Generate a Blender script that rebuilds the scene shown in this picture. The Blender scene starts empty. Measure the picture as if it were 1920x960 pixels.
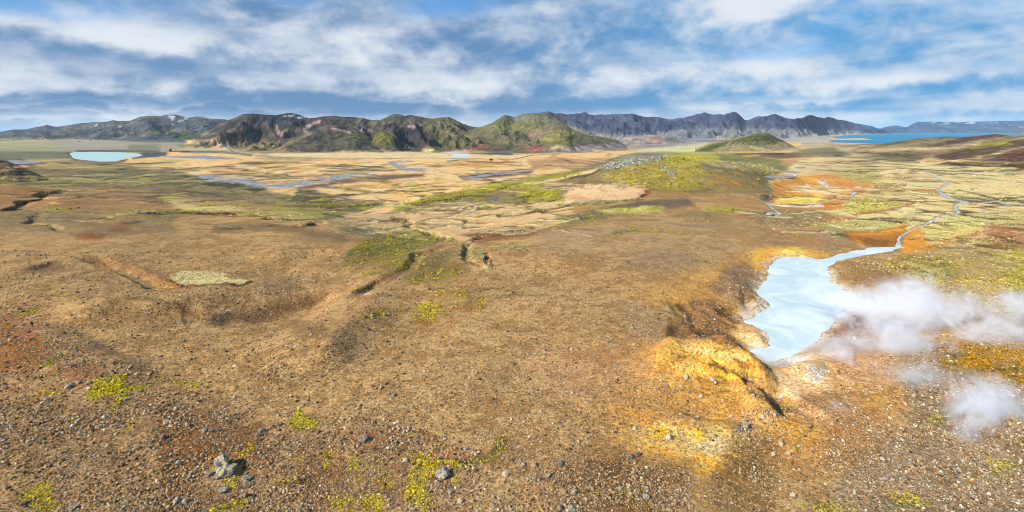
import bpy, bmesh, math, random
import numpy as np

C = bpy.context.scene
F, CX, HY, CZ = 1000.0, 960.0, 245.0, 40.0       # focal length / principal column / horizon row of the 1920 px photo, camera height in m
R = math.radians
Q = 1.0                                          # terrain resolution

# ------------------------------------------------------------------ camera
cam_d = bpy.data.cameras.new("camera")
cam_d.sensor_width = 36.0
cam_d.lens = 36.0 * F / 1920.0
cam_d.shift_y = -(480.0 - HY) / 1920.0
cam_d.clip_start = 1.0
cam_d.clip_end = 120000.0
cam = bpy.data.objects.new("camera", cam_d)
cam.location = (0, 0, CZ)
cam.rotation_euler = (R(90), 0, 0)
C.collection.objects.link(cam)
C.camera = cam

# ------------------------------------------------------------------ sun
SUN_EL, SUN_AZ = 34.0, 236.0                     # azimuth clockwise from +Y (the view direction): behind the camera, to its left
sd = bpy.data.lights.new("sun", "SUN")
sd.energy = 4.9
sd.angle = R(0.6)
sd.color = (1.0, 0.96, 0.89)
sun = bpy.data.objects.new("sun", sd)
sun.rotation_euler = (R(90 - SUN_EL), 0, R(180 - SUN_AZ))
C.collection.objects.link(sun)

# ------------------------------------------------------------------ world: Nishita sky and a procedural cloud layer laid out by direction
world = bpy.data.worlds.new("World")
C.world = world
world.use_nodes = True
WT = world.node_tree
WT.nodes.clear()

class NT:
    """small helper to write node maths"""
    def __init__(s, tree): s.t = tree
    def n(s, typ, **kw):
        nd = s.t.nodes.new(typ)
        for k, v in kw.items(): setattr(nd, k, v)
        return nd
    def put(s, sock, v):
        if isinstance(v, bpy.types.NodeSocket): s.t.links.new(v, sock)
        elif v is not None: sock.default_value = v
    def m(s, op, a, b=None, c=None, clamp=False):
        nd = s.n("ShaderNodeMath", operation=op, use_clamp=clamp)
        s.put(nd.inputs[0], a)
        if b is not None: s.put(nd.inputs[1], b)
        if c is not None: s.put(nd.inputs[2], c)
        return nd.outputs[0]
    def xyz(s, x, y, z=0.0):
        nd = s.n("ShaderNodeCombineXYZ")
        s.put(nd.inputs[0], x); s.put(nd.inputs[1], y); s.put(nd.inputs[2], z)
        return nd.outputs[0]
    def noise(s, vec, scale, detail=5.0, rough=0.55, dist=0.0):
        nd = s.n("ShaderNodeTexNoise")
        s.put(nd.inputs["Vector"], vec)
        nd.inputs["Scale"].default_value = scale
        nd.inputs["Detail"].default_value = detail
        nd.inputs["Roughness"].default_value = rough
        nd.inputs["Distortion"].default_value = dist
        return nd.outputs["Fac"]
    def ramp(s, fac, lo, hi):
        nd = s.n("ShaderNodeMapRange", interpolation_type='SMOOTHSTEP')
        s.put(nd.inputs[0], fac)
        nd.inputs[1].default_value = lo; nd.inputs[2].default_value = hi
        return nd.outputs[0]
    def mix(s, fac, a, b, blend='MIX'):
        nd = s.n("ShaderNodeMix", data_type='RGBA', blend_type=blend)
        s.put(nd.inputs[0], fac); s.put(nd.inputs[6], a); s.put(nd.inputs[7], b)
        return nd.outputs[2]

def lin(c, k=1.0):
    c = np.asarray(c, dtype=np.float64) / 255.0
    return np.where(c <= 0.04045, c / 12.92, ((c + 0.055) / 1.055) ** 2.4) * k
def rgba(c, k=1.0):
    return tuple(float(v) for v in lin(c, k)) + (1.0,)

w = NT(WT)
sky = w.n("ShaderNodeTexSky", sky_type='NISHITA', sun_disc=False)
sky.sun_elevation = R(SUN_EL)
sky.sun_rotation = R(SUN_AZ)
sky.altitude = 200
sky.air_density = 1.0
sky.dust_density = 0.3
sky.ozone_density = 2.5
SKY_K = 0.10
tc = w.n("ShaderNodeTexCoord")
sep = w.n("ShaderNodeSeparateXYZ")
WT.links.new(tc.outputs["Generated"], sep.inputs[0])
sx, sy, sz = sep.outputs
az = w.m('ARCTAN2', sx, sy)
el = w.m('ARCSINE', sz)
def azel(px, py):
    u = (px - CX) / F; v = (HY - py) / F
    a = math.atan(u)
    return a, math.atan(v * math.cos(a))
def blob(px, py, wx, wy):
    a0, e0 = azel(px, py)
    da = w.m('MULTIPLY', w.m('SUBTRACT', azw, a0), F / wx)
    de = w.m('MULTIPLY', w.m('SUBTRACT', elw, e0), F / wy)
    d2 = w.m('ADD', w.m('MULTIPLY', da, da), w.m('MULTIPLY', de, de))
    return w.m('POWER', 2.718, w.m('MULTIPLY', d2, -1.0))
elc = w.m('MAXIMUM', el, 0.0)
lg = w.m('LOGARITHM', w.m('ADD', elc, 0.035), 2.718)          # flattens the clouds towards the horizon
cv = w.xyz(w.m('MULTIPLY', az, 1.0), w.m('MULTIPLY', lg, 0.30), 0.0)
n_big = w.noise(cv, 3.2, 3, 0.5, 0.3)
n_mid = w.noise(w.xyz(az, w.m('MULTIPLY', lg, 0.27), 3.7), 7.0, 7, 0.55, 0.25)
n_puff = w.noise(w.xyz(az, w.m('MULTIPLY', elc, 1.7), 9.1), 8.5, 7, 0.54, 0.2)
n_str = w.noise(w.xyz(w.m('MULTIPLY', az, 0.5), w.m('MULTIPLY', lg, 0.8), 5.5), 5.0, 4, 0.45, 0.3)
wob = w.m('MULTIPLY', w.m('SUBTRACT', n_mid, 0.5), 0.10)
wob2 = w.m('MULTIPLY', w.m('SUBTRACT', n_puff, 0.5), 0.07)
azw = w.m('ADD', az, wob)
elw = w.m('ADD', el, wob2)
def acc(items):
    out = None
    for px, py, wx, wy, k in items:
        b = w.m('MULTIPLY', blob(px, py, wx, wy), k)
        out = b if out is None else w.m('ADD', out, b)
    return out
COVER = [(960, 190, 1600, 26, .85), (500, 120, 900, 60, .45), (1100, 60, 500, 90, .5), (1700, 100, 400, 70, .45), (250, 90, 330, 60, .55), (120, 160, 330, 35, .5), (700, 75, 210, 40, .5), (850, 130, 230, 40, .45),
         (1410, 10, 130, 42, .65), (1250, 150, 260, 28, .55), (1650, 160, 220, 22, .5), (1130, 80, 150, 40, .3), (1860, 90, 160, 45, .35),
         (560, 170, 400, 30, .35), (900, 200, 700, 16, .3), (1500, 205, 500, 10, .35),
         (60, 20, 170, 25, -.75), (1600, 50, 110, 40, -.3), (1420, 100, 90, 18, -.45), (870, 5, 150, 22, -.3), (1240, 104, 60, 14, -.3), (1880, 150, 70, 12, -.5)]
BRIGHT = [(130, 60, 190, 30, .75), (60, 110, 110, 30, .35), (300, 55, 120, 40, .45), (60, 170, 220, 14, .5), (350, 150, 200, 25, .5), (700, 70, 70, 28, .55), (560, 85, 60, 25, .3), (700, 145, 200, 22, .5),
          (1415, 12, 90, 34, 1.1), (1250, 130, 190, 24, .65), (1420, 140, 80, 22, .5), (1680, 152, 140, 12, .9), (1880, 80, 120, 45, .45), (1480, 190, 160, 6, .5), (850, 165, 120, 20, .4), (1850, 205, 130, 8, .5), (60, 219, 90, 3, .5), (230, 213, 100, 3, .5), (1560, 222, 140, 7, .5),
          (110, 85, 100, 22, -.6), (420, 120, 230, 24, -.35), (470, 60, 160, 30, -.3), (250, 192, 330, 14, -.30), (700, 200, 420, 15, -.25), (960, 232, 1500, 8, .22), (420, 205, 160, 3, .4), (120, 200, 120, 3, .35), (820, 190, 180, 4, .35), (1100, 190, 260, 12, -.4), (1050, 60, 160, 30, -.1)]
cover = w.m('ADD', acc(COVER), w.m('ADD', w.m('MULTIPLY', w.m('SUBTRACT', n_big, 0.5), 1.3), w.m('MULTIPLY', w.m('SUBTRACT', n_mid, 0.5), 1.9)))
cmask = w.ramp(cover, -0.48, 0.58)
n_up = w.noise(w.xyz(az, w.m('MULTIPLY', w.m('ADD', elc, 0.022), 1.7), 9.1), 8.5, 7, 0.54, 0.2)
relief = w.m('MULTIPLY', w.m('SUBTRACT', n_puff, n_up), 1.7)
bright = w.m('ADD', w.m('ADD', relief, acc(BRIGHT)), w.m('ADD', w.m('MULTIPLY', w.m('SUBTRACT', n_puff, 0.5), 2.3), w.m('MULTIPLY', w.m('SUBTRACT', n_str, 0.5), 1.3)))
bmask = w.ramp(bright, -0.62, 1.15)
skyc = w.n("ShaderNodeVectorMath", operation='SCALE')
WT.links.new(sky.outputs[0], skyc.inputs[0]); skyc.inputs[3].default_value = SKY_K
EXPO = 0.66
kk = 2 ** (-EXPO)
tint = w.mix(1.0, skyc.outputs[0], (0.50, 0.82, 1.16, 1), 'MULTIPLY')
lowblue = w.mix(w.ramp(el, 0.0, 0.34), rgba((104, 164, 210), kk), rgba((92, 154, 214), kk))
blue = w.mix(0.62, tint, lowblue)
darkc = w.mix(w.ramp(az, -.15, .55), rgba((102, 142, 186), kk), rgba((88, 160, 214), kk))
cl = w.mix(bmask, darkc, rgba((233, 238, 244), kk))
col = w.mix(w.m('MULTIPLY', cmask, 0.94), blue, cl)
bg = w.n("ShaderNodeBackground")
WT.links.new(col, bg.inputs[0]); bg.inputs[1].default_value = 1.0
wo = w.n("ShaderNodeOutputWorld")
WT.links.new(bg.outputs[0], wo.inputs[0])

C.view_settings.view_transform = 'Standard'
C.view_settings.look = 'None'
C.view_settings.exposure = EXPO
C.view_settings.gamma = 1.0
C.render.engine = 'CYCLES'
C.cycles.pixel_filter_type = 'BLACKMAN_HARRIS'
C.cycles.filter_width = 1.05
C.cycles.use_denoising = True
C.cycles.denoiser = 'OPENIMAGEDENOISE'
C.cycles.denoising_input_passes = 'RGB_ALBEDO_NORMAL'
C.cycles.denoising_prefilter = 'ACCURATE'
C.cycles.max_bounces = 8
C.cycles.diffuse_bounces = 2
C.cycles.volume_bounces = 6
C.cycles.volume_max_steps = 160
C.cycles.volume_step_rate = 1.0

# ------------------------------------------------------------------ object helpers
def tag(o, label=None, cat=None, group=None, kind=None):
    if label: o["label"] = label
    if cat: o["category"] = cat
    if group: o["group"] = group
    if kind: o["kind"] = kind
    return o
def link(o, parent=None):
    C.collection.objects.link(o)
    if parent is not None: o.parent = parent
    return o
def np_mesh(name, V, faces, mat, col=None, smooth=True):
    """faces: (n,3) or (n,4) int array"""
    me = bpy.data.meshes.new(name)
    V = np.ascontiguousarray(V, dtype=np.float32); faces = np.ascontiguousarray(faces, dtype=np.int32)
    k = faces.shape[1]; nf = len(faces)
    me.vertices.add(len(V)); me.vertices.foreach_set("co", V.ravel())
    me.loops.add(nf * k); me.loops.foreach_set("vertex_index", faces.ravel())
    me.polygons.add(nf)
    me.polygons.foreach_set("loop_start", np.arange(0, nf * k, k, dtype=np.int32))
    me.polygons.foreach_set("loop_total", np.full(nf, k, dtype=np.int32))
    me.polygons.foreach_set("use_smooth", np.full(nf, smooth, dtype=bool))
    me.update(calc_edges=True)
    if col is not None:
        a = me.attributes.new("tone", 'FLOAT_COLOR', 'POINT')
        a.data.foreach_set("color", np.ascontiguousarray(np.c_[col, np.ones(len(col))], dtype=np.float32).ravel())
    me.materials.append(mat)
    return me

# ------------------------------------------------------------------ numpy value noise
TAB = np.random.RandomState(11).rand(512, 512).astype(np.float32)
def vn(x, y, seed=0):
    a = 0.7 + seed * 1.3
    ca, sa = math.cos(a), math.sin(a)
    xr = x * ca - y * sa + seed * 37.71; yr = x * sa + y * ca + seed * 91.37
    xi = np.floor(xr); yi = np.floor(yr)
    fx = (xr - xi).astype(np.float32); fy = (yr - yi).astype(np.float32)
    fx = fx * fx * (3 - 2 * fx); fy = fy * fy * (3 - 2 * fy)
    xi = xi.astype(np.int64) & 511; yi = yi.astype(np.int64) & 511
    x1 = (xi + 1) & 511; y1 = (yi + 1) & 511
    a0 = TAB[xi, yi]; a1 = TAB[x1, yi]; b0 = TAB[xi, y1]; b1 = TAB[x1, y1]
    return ((a0 + (a1 - a0) * fx) * (1 - fy) + (b0 + (b1 - b0) * fx) * fy) * 2 - 1
def sst(x, a, b):
    t = np.clip((x - a) / (b - a), 0, 1)
    return t * t * (3 - 2 * t)

# ------------------------------------------------------------------ terrain grid: fan of columns, rows ever farther apart
pxs = np.arange(-250, 2175, 1.8 / Q)
ys = [28.0]
while ys[-1] < 75000:
    y = ys[-1]
    d = min(y * y / 43000 * 1.4, 0.0048 * y) if y < 20500 else 0.03 * y
    if y < 52: d = 0.5
    ys.append(y + d / Q)
ys = np.array(ys)
NR, NC = len(ys), len(pxs)
Yg = np.repeat(ys[:, None], NC, 1)
Xg = (pxs[None, :] - CX) / F * Yg
print("grid", NR, NC)
lY = np.log(ys)

# adaptive fractal noise: wavelength band follows the distance, evaluated in world metres
LAM = [0.5 * 2 ** i for i in range(13)]
def adapt(seed, centre=0.03, width=1.4, stretch=1.0, lo=0.0035):
    """sum of octaves whose wavelength is near centre*Y; returns roughly -1..1"""
    out = np.zeros((NR, NC), np.float32)
    for i, lam in enumerate(LAM):
        wr = np.exp(-((np.log(lam / (centre * ys))) / width) ** 2) * (lam > lo * ys)
        rows = np.nonzero(wr > 0.03)[0]
        if len(rows) == 0: continue
        r0, r1 = rows[0], rows[-1] + 1
        out[r0:r1] += (vn(Xg[r0:r1] / lam, Yg[r0:r1] / (lam * stretch), seed + i) * wr[r0:r1, None]).astype(np.float32)
    s = np.sqrt(sum((np.exp(-((np.log(lam / (centre * ys))) / width) ** 2) * (lam > lo * ys)) ** 2 for lam in LAM))
    return out / np.maximum(s[:, None], 1e-3)
def fb(lams, seed, decay=0.5):
    out = 0; a = 1.0; t = 0
    for i, lam in enumerate(lams):
        out = out + vn(Xg / lam, Yg / lam, seed + i).astype(np.float32) * a; t += a; a *= decay
    return out / t

# ------------------------------------------------------------------ broad heights: profiles (distance, height) for fans of direction
PROF = {
 -250: [(28,0),(216,0),(300,-6),(420,-10),(600,-18),(900,-35),(1400,-56),(1700,-60)],
 0:    [(28,0),(216,0),(300,-6),(420,-11),(600,-20),(900,-37),(1400,-57),(1700,-60)],
 200:  [(28,0),(216,0),(300,-8),(420,-16),(600,-28),(900,-43),(1400,-58),(1700,-60)],
 400:  [(28,0),(216,-1),(300,-8),(420,-20),(600,-38),(800,-54),(950,-60)],
 600:  [(28,0),(216,-2),(300,-12),(420,-28),(600,-48),(740,-60)],
 720:  [(28,0),(170,-1),(216,-4),(300,-18),(360,-25),(420,-30),(600,-46),(720,-58),(760,-60)],
 800:  [(28,0),(150,-1),(216,-4),(260,-11),(330,-23),(420,-27),(520,-30),(600,-33),(700,-45),(800,-60)],
 900:  [(28,0),(180,-1),(260,-8),(330,-20),(420,-24),(500,-22),(600,-20),(700,-30),(820,-50),(900,-60)],
 1000: [(28,0),(216,-1),(300,-10),(380,-18),(450,-18),(520,-14),(600,-14),(700,-30),(850,-60)],
 1100: [(28,0),(216,0),(300,-4),(380,-8),(450,-6),(520,1),(580,3),(680,-15),(850,-60)],
 1170: [(28,0),(216,0),(300,-3),(370,-5),(430,0),(480,8),(520,12.5),(560,12.5),(680,-10),(880,-60)],
 1230: [(28,0),(216,0),(300,-2),(370,-4),(430,2),(480,11),(520,16.5),(560,16.5),(680,-8),(900,-60)],
 1320: [(28,0),(216,0),(300,-2),(370,-5),(430,0),(490,9),(540,13.5),(600,10),(700,-10),(950,-55),(2000,-60)],
 1400: [(28,0),(216,-1),(300,-3),(370,-6),(430,-4),(500,0),(560,4),(650,-2),(850,-30),(1200,-50),(2200,-56)],
 1480: [(28,0),(180,-2),(216,-2.5),(300,-6),(370,-13),(450,-15),(560,-13),(650,-14),(900,-28),(1500,-39),(2500,-42),(17000,-41)],
 1600: [(28,0),(90,-1),(180,-3),(300,-8),(420,-12),(600,-17),(900,-26),(1500,-35),(2500,-39.5),(17000,-39.5)],
 1700: [(28,0),(90,-1),(180,-3),(300,-7),(420,-11),(600,-16),(900,-23),(1500,-34),(2500,-39.5),(17000,-39.5)],
 2175: [(28,0),(90,0),(180,-1),(300,-5),(420,-9),(600,-13),(900,-18),(1500,-29),(2500,-39.5),(17000,-39.5)],
}
keys = sorted(PROF)
cols = []
for k in keys:
    p = PROF[k] + [(90000, -60)] if PROF[k][-1][1] != -60 else PROF[k] + [(90000, -60)]
    if PROF[k][-1][1] != -60: p = PROF[k] + ([(5500, -60), (90000, -60)] if PROF[k][-1][0] < 9000 else [(20000, -60), (90000, -60)])
    cols.append(np.interp(lY, np.log([a for a, b in p]), [b for a, b in p]))
cols = np.array(cols)                                             # (nkeys, NR)
H = np.empty((NR, NC))
for r in range(NR): H[r] = np.interp(pxs, keys, cols[:, r])
def gblur(A, s, axis):
    n = int(3 * s) + 1
    k = np.exp(-0.5 * (np.arange(-n, n + 1) / s) ** 2); k /= k.sum()
    P = np.pad(A, [(n, n) if i == axis else (0, 0) for i in range(2)], mode='edge')
    out = np.zeros_like(A)
    for i, kv in enumerate(k):
        out += kv * (P[i:i + A.shape[0]] if axis == 0 else P[:, i:i + A.shape[1]])
    return out
H = gblur(gblur(H, 13 * Q, 1), 9 * Q, 0)
for (bpx, bY, rx, ry, h) in [(290, 395, 10, 14, 4.5), (115, 330, 16, 16, 3), (250, 280, 22, 20, 2.6), (620, 250, 26, 24, 2.5), (20, 460, 60, 40, 9), (300, 480, 40, 30, 3),
                              (1700, 250, 26, 18, -1.2), (1500, 235, 20, 22, 3.0), (100, 150, 30, 25, 2.0), (560, 130, 22, 20, -2.2), (330, 160, 25, 16, -1.5)]:
    bx = (bpx - CX) / F * bY
    H += h * np.exp(-((Xg - bx) / rx) ** 2 - ((Yg - bY) / ry) ** 2)

# undulation
und = fb([140, 62, 31, 15], 21)
left = sst(-Xg / Yg, -0.1, 0.35)
flat = sst(np.abs(H + 60), 0.3, 6)
fadeY = sst(Yg, 40, 300)
H += und * flat * (2.3 + 3.2 * left * sst(Yg, 160, 300) + 1.2 * fadeY)
H += fb([14, 8, 4.2, 2.1], 31) * 0.34 * flat
H += fb([400, 170, 60], 41) * 0.5 * (1 - flat) * sst(Yg, 2400, 4000) * 6

# ------------------------------------------------------------------ mountain ranges and hills: skyline rows of the photo at a real distance
def ridge(crest, Yc, foot, back, amp=1.0, seed=0, p=1.25, spur=0.35, lam=300.0, zb=-60.0, rid=0.22, edge=True, sweep=None):
    cx = np.array([a for a, b in crest], float); cy = np.array([b for a, b in crest], float)
    Ycc = Yc * (1 + 0.02 * vn(pxs / 60.0, np.zeros(NC), seed + 3))
    sw = np.ones(NC) if sweep is None else 1 + sweep[2] * sst(pxs, sweep[0], sweep[1])
    Ycc = Ycc * sw
    row = np.interp(pxs, cx, cy)
    jag = amp * (0.55 * vn(pxs / 9.0, np.zeros(NC) + 0.5, seed) + 0.35 * vn(pxs / 4.0, np.zeros(NC) + 0.5, seed + 1))
    zc = CZ - (row + jag - HY) / F * Ycc
    if edge:
        e = sst(pxs, cx[0], cx[0] + 26) * (1 - sst(pxs, cx[-1] - 26, cx[-1]))
        zc = zb - 2 + (zc - zb + 2) * e
    r0 = np.searchsorted(ys, foot * 0.75); r1 = min(NR, np.searchsorted(ys, Ycc.max() + (back) * 1.3))
    X, Y = Xg[r0:r1], Yg[r0:r1]
    d = (Y - Ycc[None, :])
    wf = ((Yc - foot) * sw)[None, :] * (1 + spur * vn(X / lam, Y / (lam * 3.0), seed + 5) + 0.4 * spur * vn(X / (lam * .4), Y / (lam * 1.2), seed + 6))
    t = np.where(d < 0, -d / wf, d / back)
    s = np.clip(1 - t, 0, 1)
    s = np.where(d < 0, s ** p, s * s * (3 - 2 * s))
    rg = 0; a = 1.0
    for i, l in enumerate([lam * .55, lam * .27, lam * .13, lam * .06]):
        rg = rg - np.abs(vn(X / l, Y / (l * 1.5), seed + 8 + i)) * a; a *= 0.55
    Z = zb + (zc[None, :] - zb) * s + (rg + 0.25) * rid * np.maximum(zc - zb, 0)[None, :] * np.clip(4 * s * (1 - s), 0, 1)
    Z = np.where((t > 1) | ((e <= 0)[None, :] if edge else False), -999, Z)
    return r0, r1, Z
OWN = np.zeros((NR, NC), np.int16)
R1 = [(-250,243),(-60,246),(0,247),(25,243),(50,242),(75,237),(88,234),(105,238),(125,235),(150,231),(175,229),(200,228.5),(213,225),(222,227),(245,226),(262,219),(280,216.5),(300,218),(312,215),(330,214.5),(345,219),(352,221),(370,218),(378,217),(390,222),(410,223),(440,226),(520,232)]
R2 = [(335,268),(360,260),(385,249),(400,240),(415,232),(425,227),(440,221),(452,215),(462,213),(480,213),(500,215),(515,216),(528,214),(535,212),(548,212),(565,216),(578,221),(590,221),(600,219),(628,217),(645,219),(660,220),(680,221),(697,225),(712,225),(725,219),(738,213),(750,214),(757,217),(770,215),(785,218),(800,221),(815,222),(830,220),(842,219),(855,225),(868,232),(880,236),(905,240),(940,247)]
R2b = [(505,284),(530,268),(560,252),(590,240),(615,234),(640,234),(665,240),(690,255),(715,272),(725,286)]
R2c = [(590,285),(610,270),(635,258),(660,257),(685,266),(710,278),(730,286)]
R2d = [(680,284),(695,262),(708,248),(722,246),(738,256),(752,272),(765,284)]
R2e = [(850,240),(880,241),(900,239),(925,236),(950,234)]
R3 = [(795,286),(815,279),(835,268),(852,257),(870,249),(890,241),(908,236),(925,229),(938,220),(946,215),(955,217),(962,219),(985,213),(1000,212),(1030,214),(1045,219),(1060,226),(1080,240),(1100,250),(1130,258),(1180,268)]
R3b = [(985,275),(1005,255),(1020,238),(1035,228),(1048,226),(1058,232),(1072,243),(1092,254),(1120,262),(1150,272)]
R3c = [(930,290),(960,284),(1010,276),(1050,270),(1065,268),(1080,277),(1095,284)]
R4 = [(960,222),(1000,214),(1010,213),(1022,210),(1028,208.5),(1040,213),(1052,212),(1062,215),(1075,213),(1085,213),(1096,210),(1105,215),(1120,215),(1135,215),(1160,214),(1185,212),(1195,214),(1205,219),(1215,219),(1240,220),(1262,224),(1270,221),(1280,221),(1290,218),(1300,216),(1310,214),(1320,210.5),(1330,214),(1345,214),(1358,215),(1367,212),(1374,209),(1382,211),(1390,218),(1397,225),(1402,224),(1412,221),(1420,219),(1440,217),(1452,213),(1460,216),(1475,222),(1490,222),(1505,220),(1520,215.5),(1530,218),(1545,221),(1553,218.5),(1565,221),(1565,221.5),(1580,225),(1600,230),(1620,234),(1640,238),(1655,243),(1672,247),(1695,249.5)]
R4t = [(1540,232),(1556,222),(1567,221.5),(1580,225),(1600,230),(1620,234),(1640,238),(1655,243),(1672,247),(1692,249.5)]
R4b = [(1150,263),(1190,255),(1215,253),(1245,254),(1270,262),(1290,266)]
R5 = [(1630,243),(1652,240),(1668,236.5),(1680,235),(1693,237.5),(1701,238),(1711,232),(1720,228.5),(1740,228),(1800,228.5),(1870,227),(1920,226),(2050,224),(2175,226)]
R6 = [(1560,280),(1610,275),(1640,271.5),(1660,269),(1680,266),(1700,262),(1725,259),(1745,258),(1775,256),(1800,257),(1830,255),(1850,253),(1880,250),(1920,245),(2000,237),(2175,228)]
R6b = [(1700,306),(1740,296),(1780,284),(1830,272),(1870,262),(1920,252),(2000,240),(2175,232)]
RC = [(1303,284),(1318,276),(1335,267),(1352,263),(1368,262),(1382,258),(1395,255),(1405,251),(1418,249.5),(1437,250),(1448,254),(1465,262),(1480,269),(1505,279)]
R7 = [(-250,284),(-60,287),(0,300),(14,303),(30,309),(50,318),(80,333),(130,352)]
RANGES = [   # crest, Yc, foot, back, kwargs, name, label
 (R1, 7000, 5300, 2500, dict(seed=50, lam=800, amp=.6, p=1.0, rid=.45), "mountain_range", "long dark blue mountain range fading out towards the far left of the valley"),
 (R4, 7400, 5600, 2500, dict(seed=90, lam=480, amp=1.9, p=1.4, rid=.55, sweep=(1480, 1620, .85)), "mountain_range", "jagged blue-grey mountain range above pale slopes beyond the cone hill"),
 (R5, 18500, 16300, 5000, dict(seed=110, lam=1600, amp=.3, p=.6, rid=.35), "mountain_range", "flat-topped blue mountains with snow streaks behind the big blue lake"),
 (R2e, 5200, 4700, 900, dict(seed=61, lam=400, amp=.3), "mountain_range", "small distant blue ridge showing in the gap between the mountains"),
 (R2, 3700, 2720, 1200, dict(seed=60, lam=310, amp=1.0, p=1.0, rid=.6), "mountain_range", "dark rugged mountains with ravines and snow specks behind the tan bog"),
 (R3, 3400, 2600, 1100, dict(seed=70, lam=380, amp=.4, p=1.1, rid=.34), "hill", "broad green-brown hill at the middle of the mountain chain"),
 (R2b, 2950, 2520, 500, dict(seed=62, lam=200, amp=.4, p=.9, rid=.2), "hill", "dark mossy hill with pale scars in front of the dark mountains"),
 (R2c, 2620, 2420, 250, dict(seed=63, lam=110, amp=.3, p=.62, spur=.2), "hill", "rounded dark dome hill at the edge of the tan plain"),
 (R2d, 2780, 2520, 300, dict(seed=64, lam=120, amp=.3, p=.7, spur=.2), "hill", "small steep yellow-green hill beside the dark dome hill"),
 (R3b, 2950, 2650, 500, dict(seed=71, lam=220, amp=.4, p=.8), "hill", "pointed green-grey hill in front of the blue range"),
 (R3c, 2560, 2420, 260, dict(seed=72, lam=120, amp=.3, p=.8), "hill", "low hummocky foothill with red and tan soil by the far road"),
 (R4b, 4300, 3900, 500, dict(seed=91, lam=200, amp=.3, p=.8), "hill", "small brown knoll on the grey flat beyond the cone hill"),
 (RC, 2650, 2320, 420, dict(seed=100, lam=140, amp=.25, p=.85, spur=.15, zb=-52, rid=.14), "hill", "flat-topped green cone hill with pale gullied skirts"),
 (R6, 1950, 1300, 900, dict(seed=120, lam=260, amp=.35, p=1.0, zb=-42, rid=.10, edge=False), "hill", "long brown and ochre slope hiding the right end of the lake"),
 (R6b, 1250, 820, 500, dict(seed=130, lam=180, amp=.3, p=1.0, zb=-25, rid=.08, edge=False), "hill", "dark reddish brown lower slope at the right edge"),
 (R7, 800, 560, 300, dict(seed=140, lam=100, amp=.2, p=.9, zb=-60, rid=.08), "hill", "dark hillock cut by the left edge of the picture"),
]
for i, (crest, Yc, foot, back, kw, nm, lb) in enumerate(RANGES):
    e = kw.get("edge", True)
    r0, r1, Z = ridge(crest, Yc, foot, back, **kw)
    if not e:
        Z = np.where((pxs < crest[0][0])[None, :], -999, Z)
        ee = sst(pxs, crest[0][0], crest[0][0] + 80)[None, :]
        zb = kw["zb"]
        Z = np.where(Z > -900, zb - 4 + (Z - zb + 4) * ee, Z)
    m = Z > H[r0:r1]
    H[r0:r1] = np.where(m, Z, H[r0:r1])
    OWN[r0:r1][m] = i + 1
H = H.astype(np.float64)

def proj(X, Y, Z): return CX + F * X / Y, HY + F * (CZ - Z) / Y
def hit(px, py, Hm=None):
    """first terrain point that the photo ray through (px, py) meets"""
    Hm = H if Hm is None else Hm
    c = int(np.clip(round((px - pxs[0]) / (pxs[1] - pxs[0])), 0, NC - 1))
    row = HY + F * (CZ - Hm[:, c]) / ys
    k = np.nonzero(row <= py)[0]
    k = int(k[0]) if len(k) else NR - 1
    if k == 0: Y = ys[0]
    else:
        t = (row[k - 1] - py) / max(row[k - 1] - row[k], 1e-6)
        Y = ys[k - 1] + (ys[k] - ys[k - 1]) * min(max(t, 0), 1)
    return ((px - CX) / F * Y, Y, CZ - (py - HY) / F * Y)
def height(X, Y, Hm=None):
    Hm = H if Hm is None else Hm
    X = np.asarray(X, float); Y = np.asarray(Y, float)
    r = np.clip(np.interp(Y, ys, np.arange(NR)), 0, NR - 1.001); c = np.clip((X / Y * F + CX - pxs[0]) / (pxs[1] - pxs[0]), 0, NC - 1.001)
    r0 = r.astype(int); c0 = c.astype(int); fr = r - r0; fc = c - c0
    return (Hm[r0, c0] * (1 - fr) * (1 - fc) + Hm[r0 + 1, c0] * fr * (1 - fc) + Hm[r0, c0 + 1] * (1 - fr) * fc + Hm[r0 + 1, c0 + 1] * fr * fc)

# ------------------------------------------------------------------ water bodies: flat sheets in basins cut into the ground
def seg_dist(X, Y, P, closed):
    P = np.asarray(P, float); n = len(P); best = np.full(X.shape, 1e18); wbest = np.zeros(X.shape)
    for i in range(n if closed else n - 1):
        a = P[i]; b = P[(i + 1) % n]
        dx, dy = b - a; L = dx * dx + dy * dy + 1e-12
        t = np.clip(((X - a[0]) * dx + (Y - a[1]) * dy) / L, 0, 1)
        d = (X - a[0] - t * dx) ** 2 + (Y - a[1] - t * dy) ** 2
        m = d < best
        best = np.where(m, d, best); wbest = np.where(m, i + t, wbest)
    return np.sqrt(best), wbest
def inside(X, Y, P):
    P = np.asarray(P, float); n = len(P); ins = np.zeros(X.shape, bool)
    for i in range(n):
        a = P[i]; b = P[(i + 1) % n]
        if a[1] == b[1]: continue
        c = ((a[1] > Y) != (b[1] > Y)) & (X < (b[0] - a[0]) * (Y - a[1]) / (b[1] - a[1]) + a[0])
        ins ^= c
    return ins
def window(P, pad):
    P = np.asarray(P, float)
    y0, y1 = P[:, 1].min() - pad, P[:, 1].max() + pad
    r0, r1 = np.searchsorted(ys, y0), np.searchsorted(ys, y1)
    yy = max(y0, 20)
    pm = min(((P[:, 0].min() - pad) / y) for y in (yy, y1)) * F + CX; pM = max(((P[:, 0].max() + pad) / y) for y in (yy, y1)) * F + CX
    c0, c1 = np.searchsorted(pxs, pm), np.searchsorted(pxs, pM)
    return max(r0, 0), min(r1, NR), max(c0, 0), min(c1, NC)
def on_plane(pts, z): return [((px - CX) / F * (CZ - z) * F / (py - HY), (CZ - z) * F / (py - HY)) for px, py in pts]
WET = np.zeros((NR, NC), np.float32)
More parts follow.
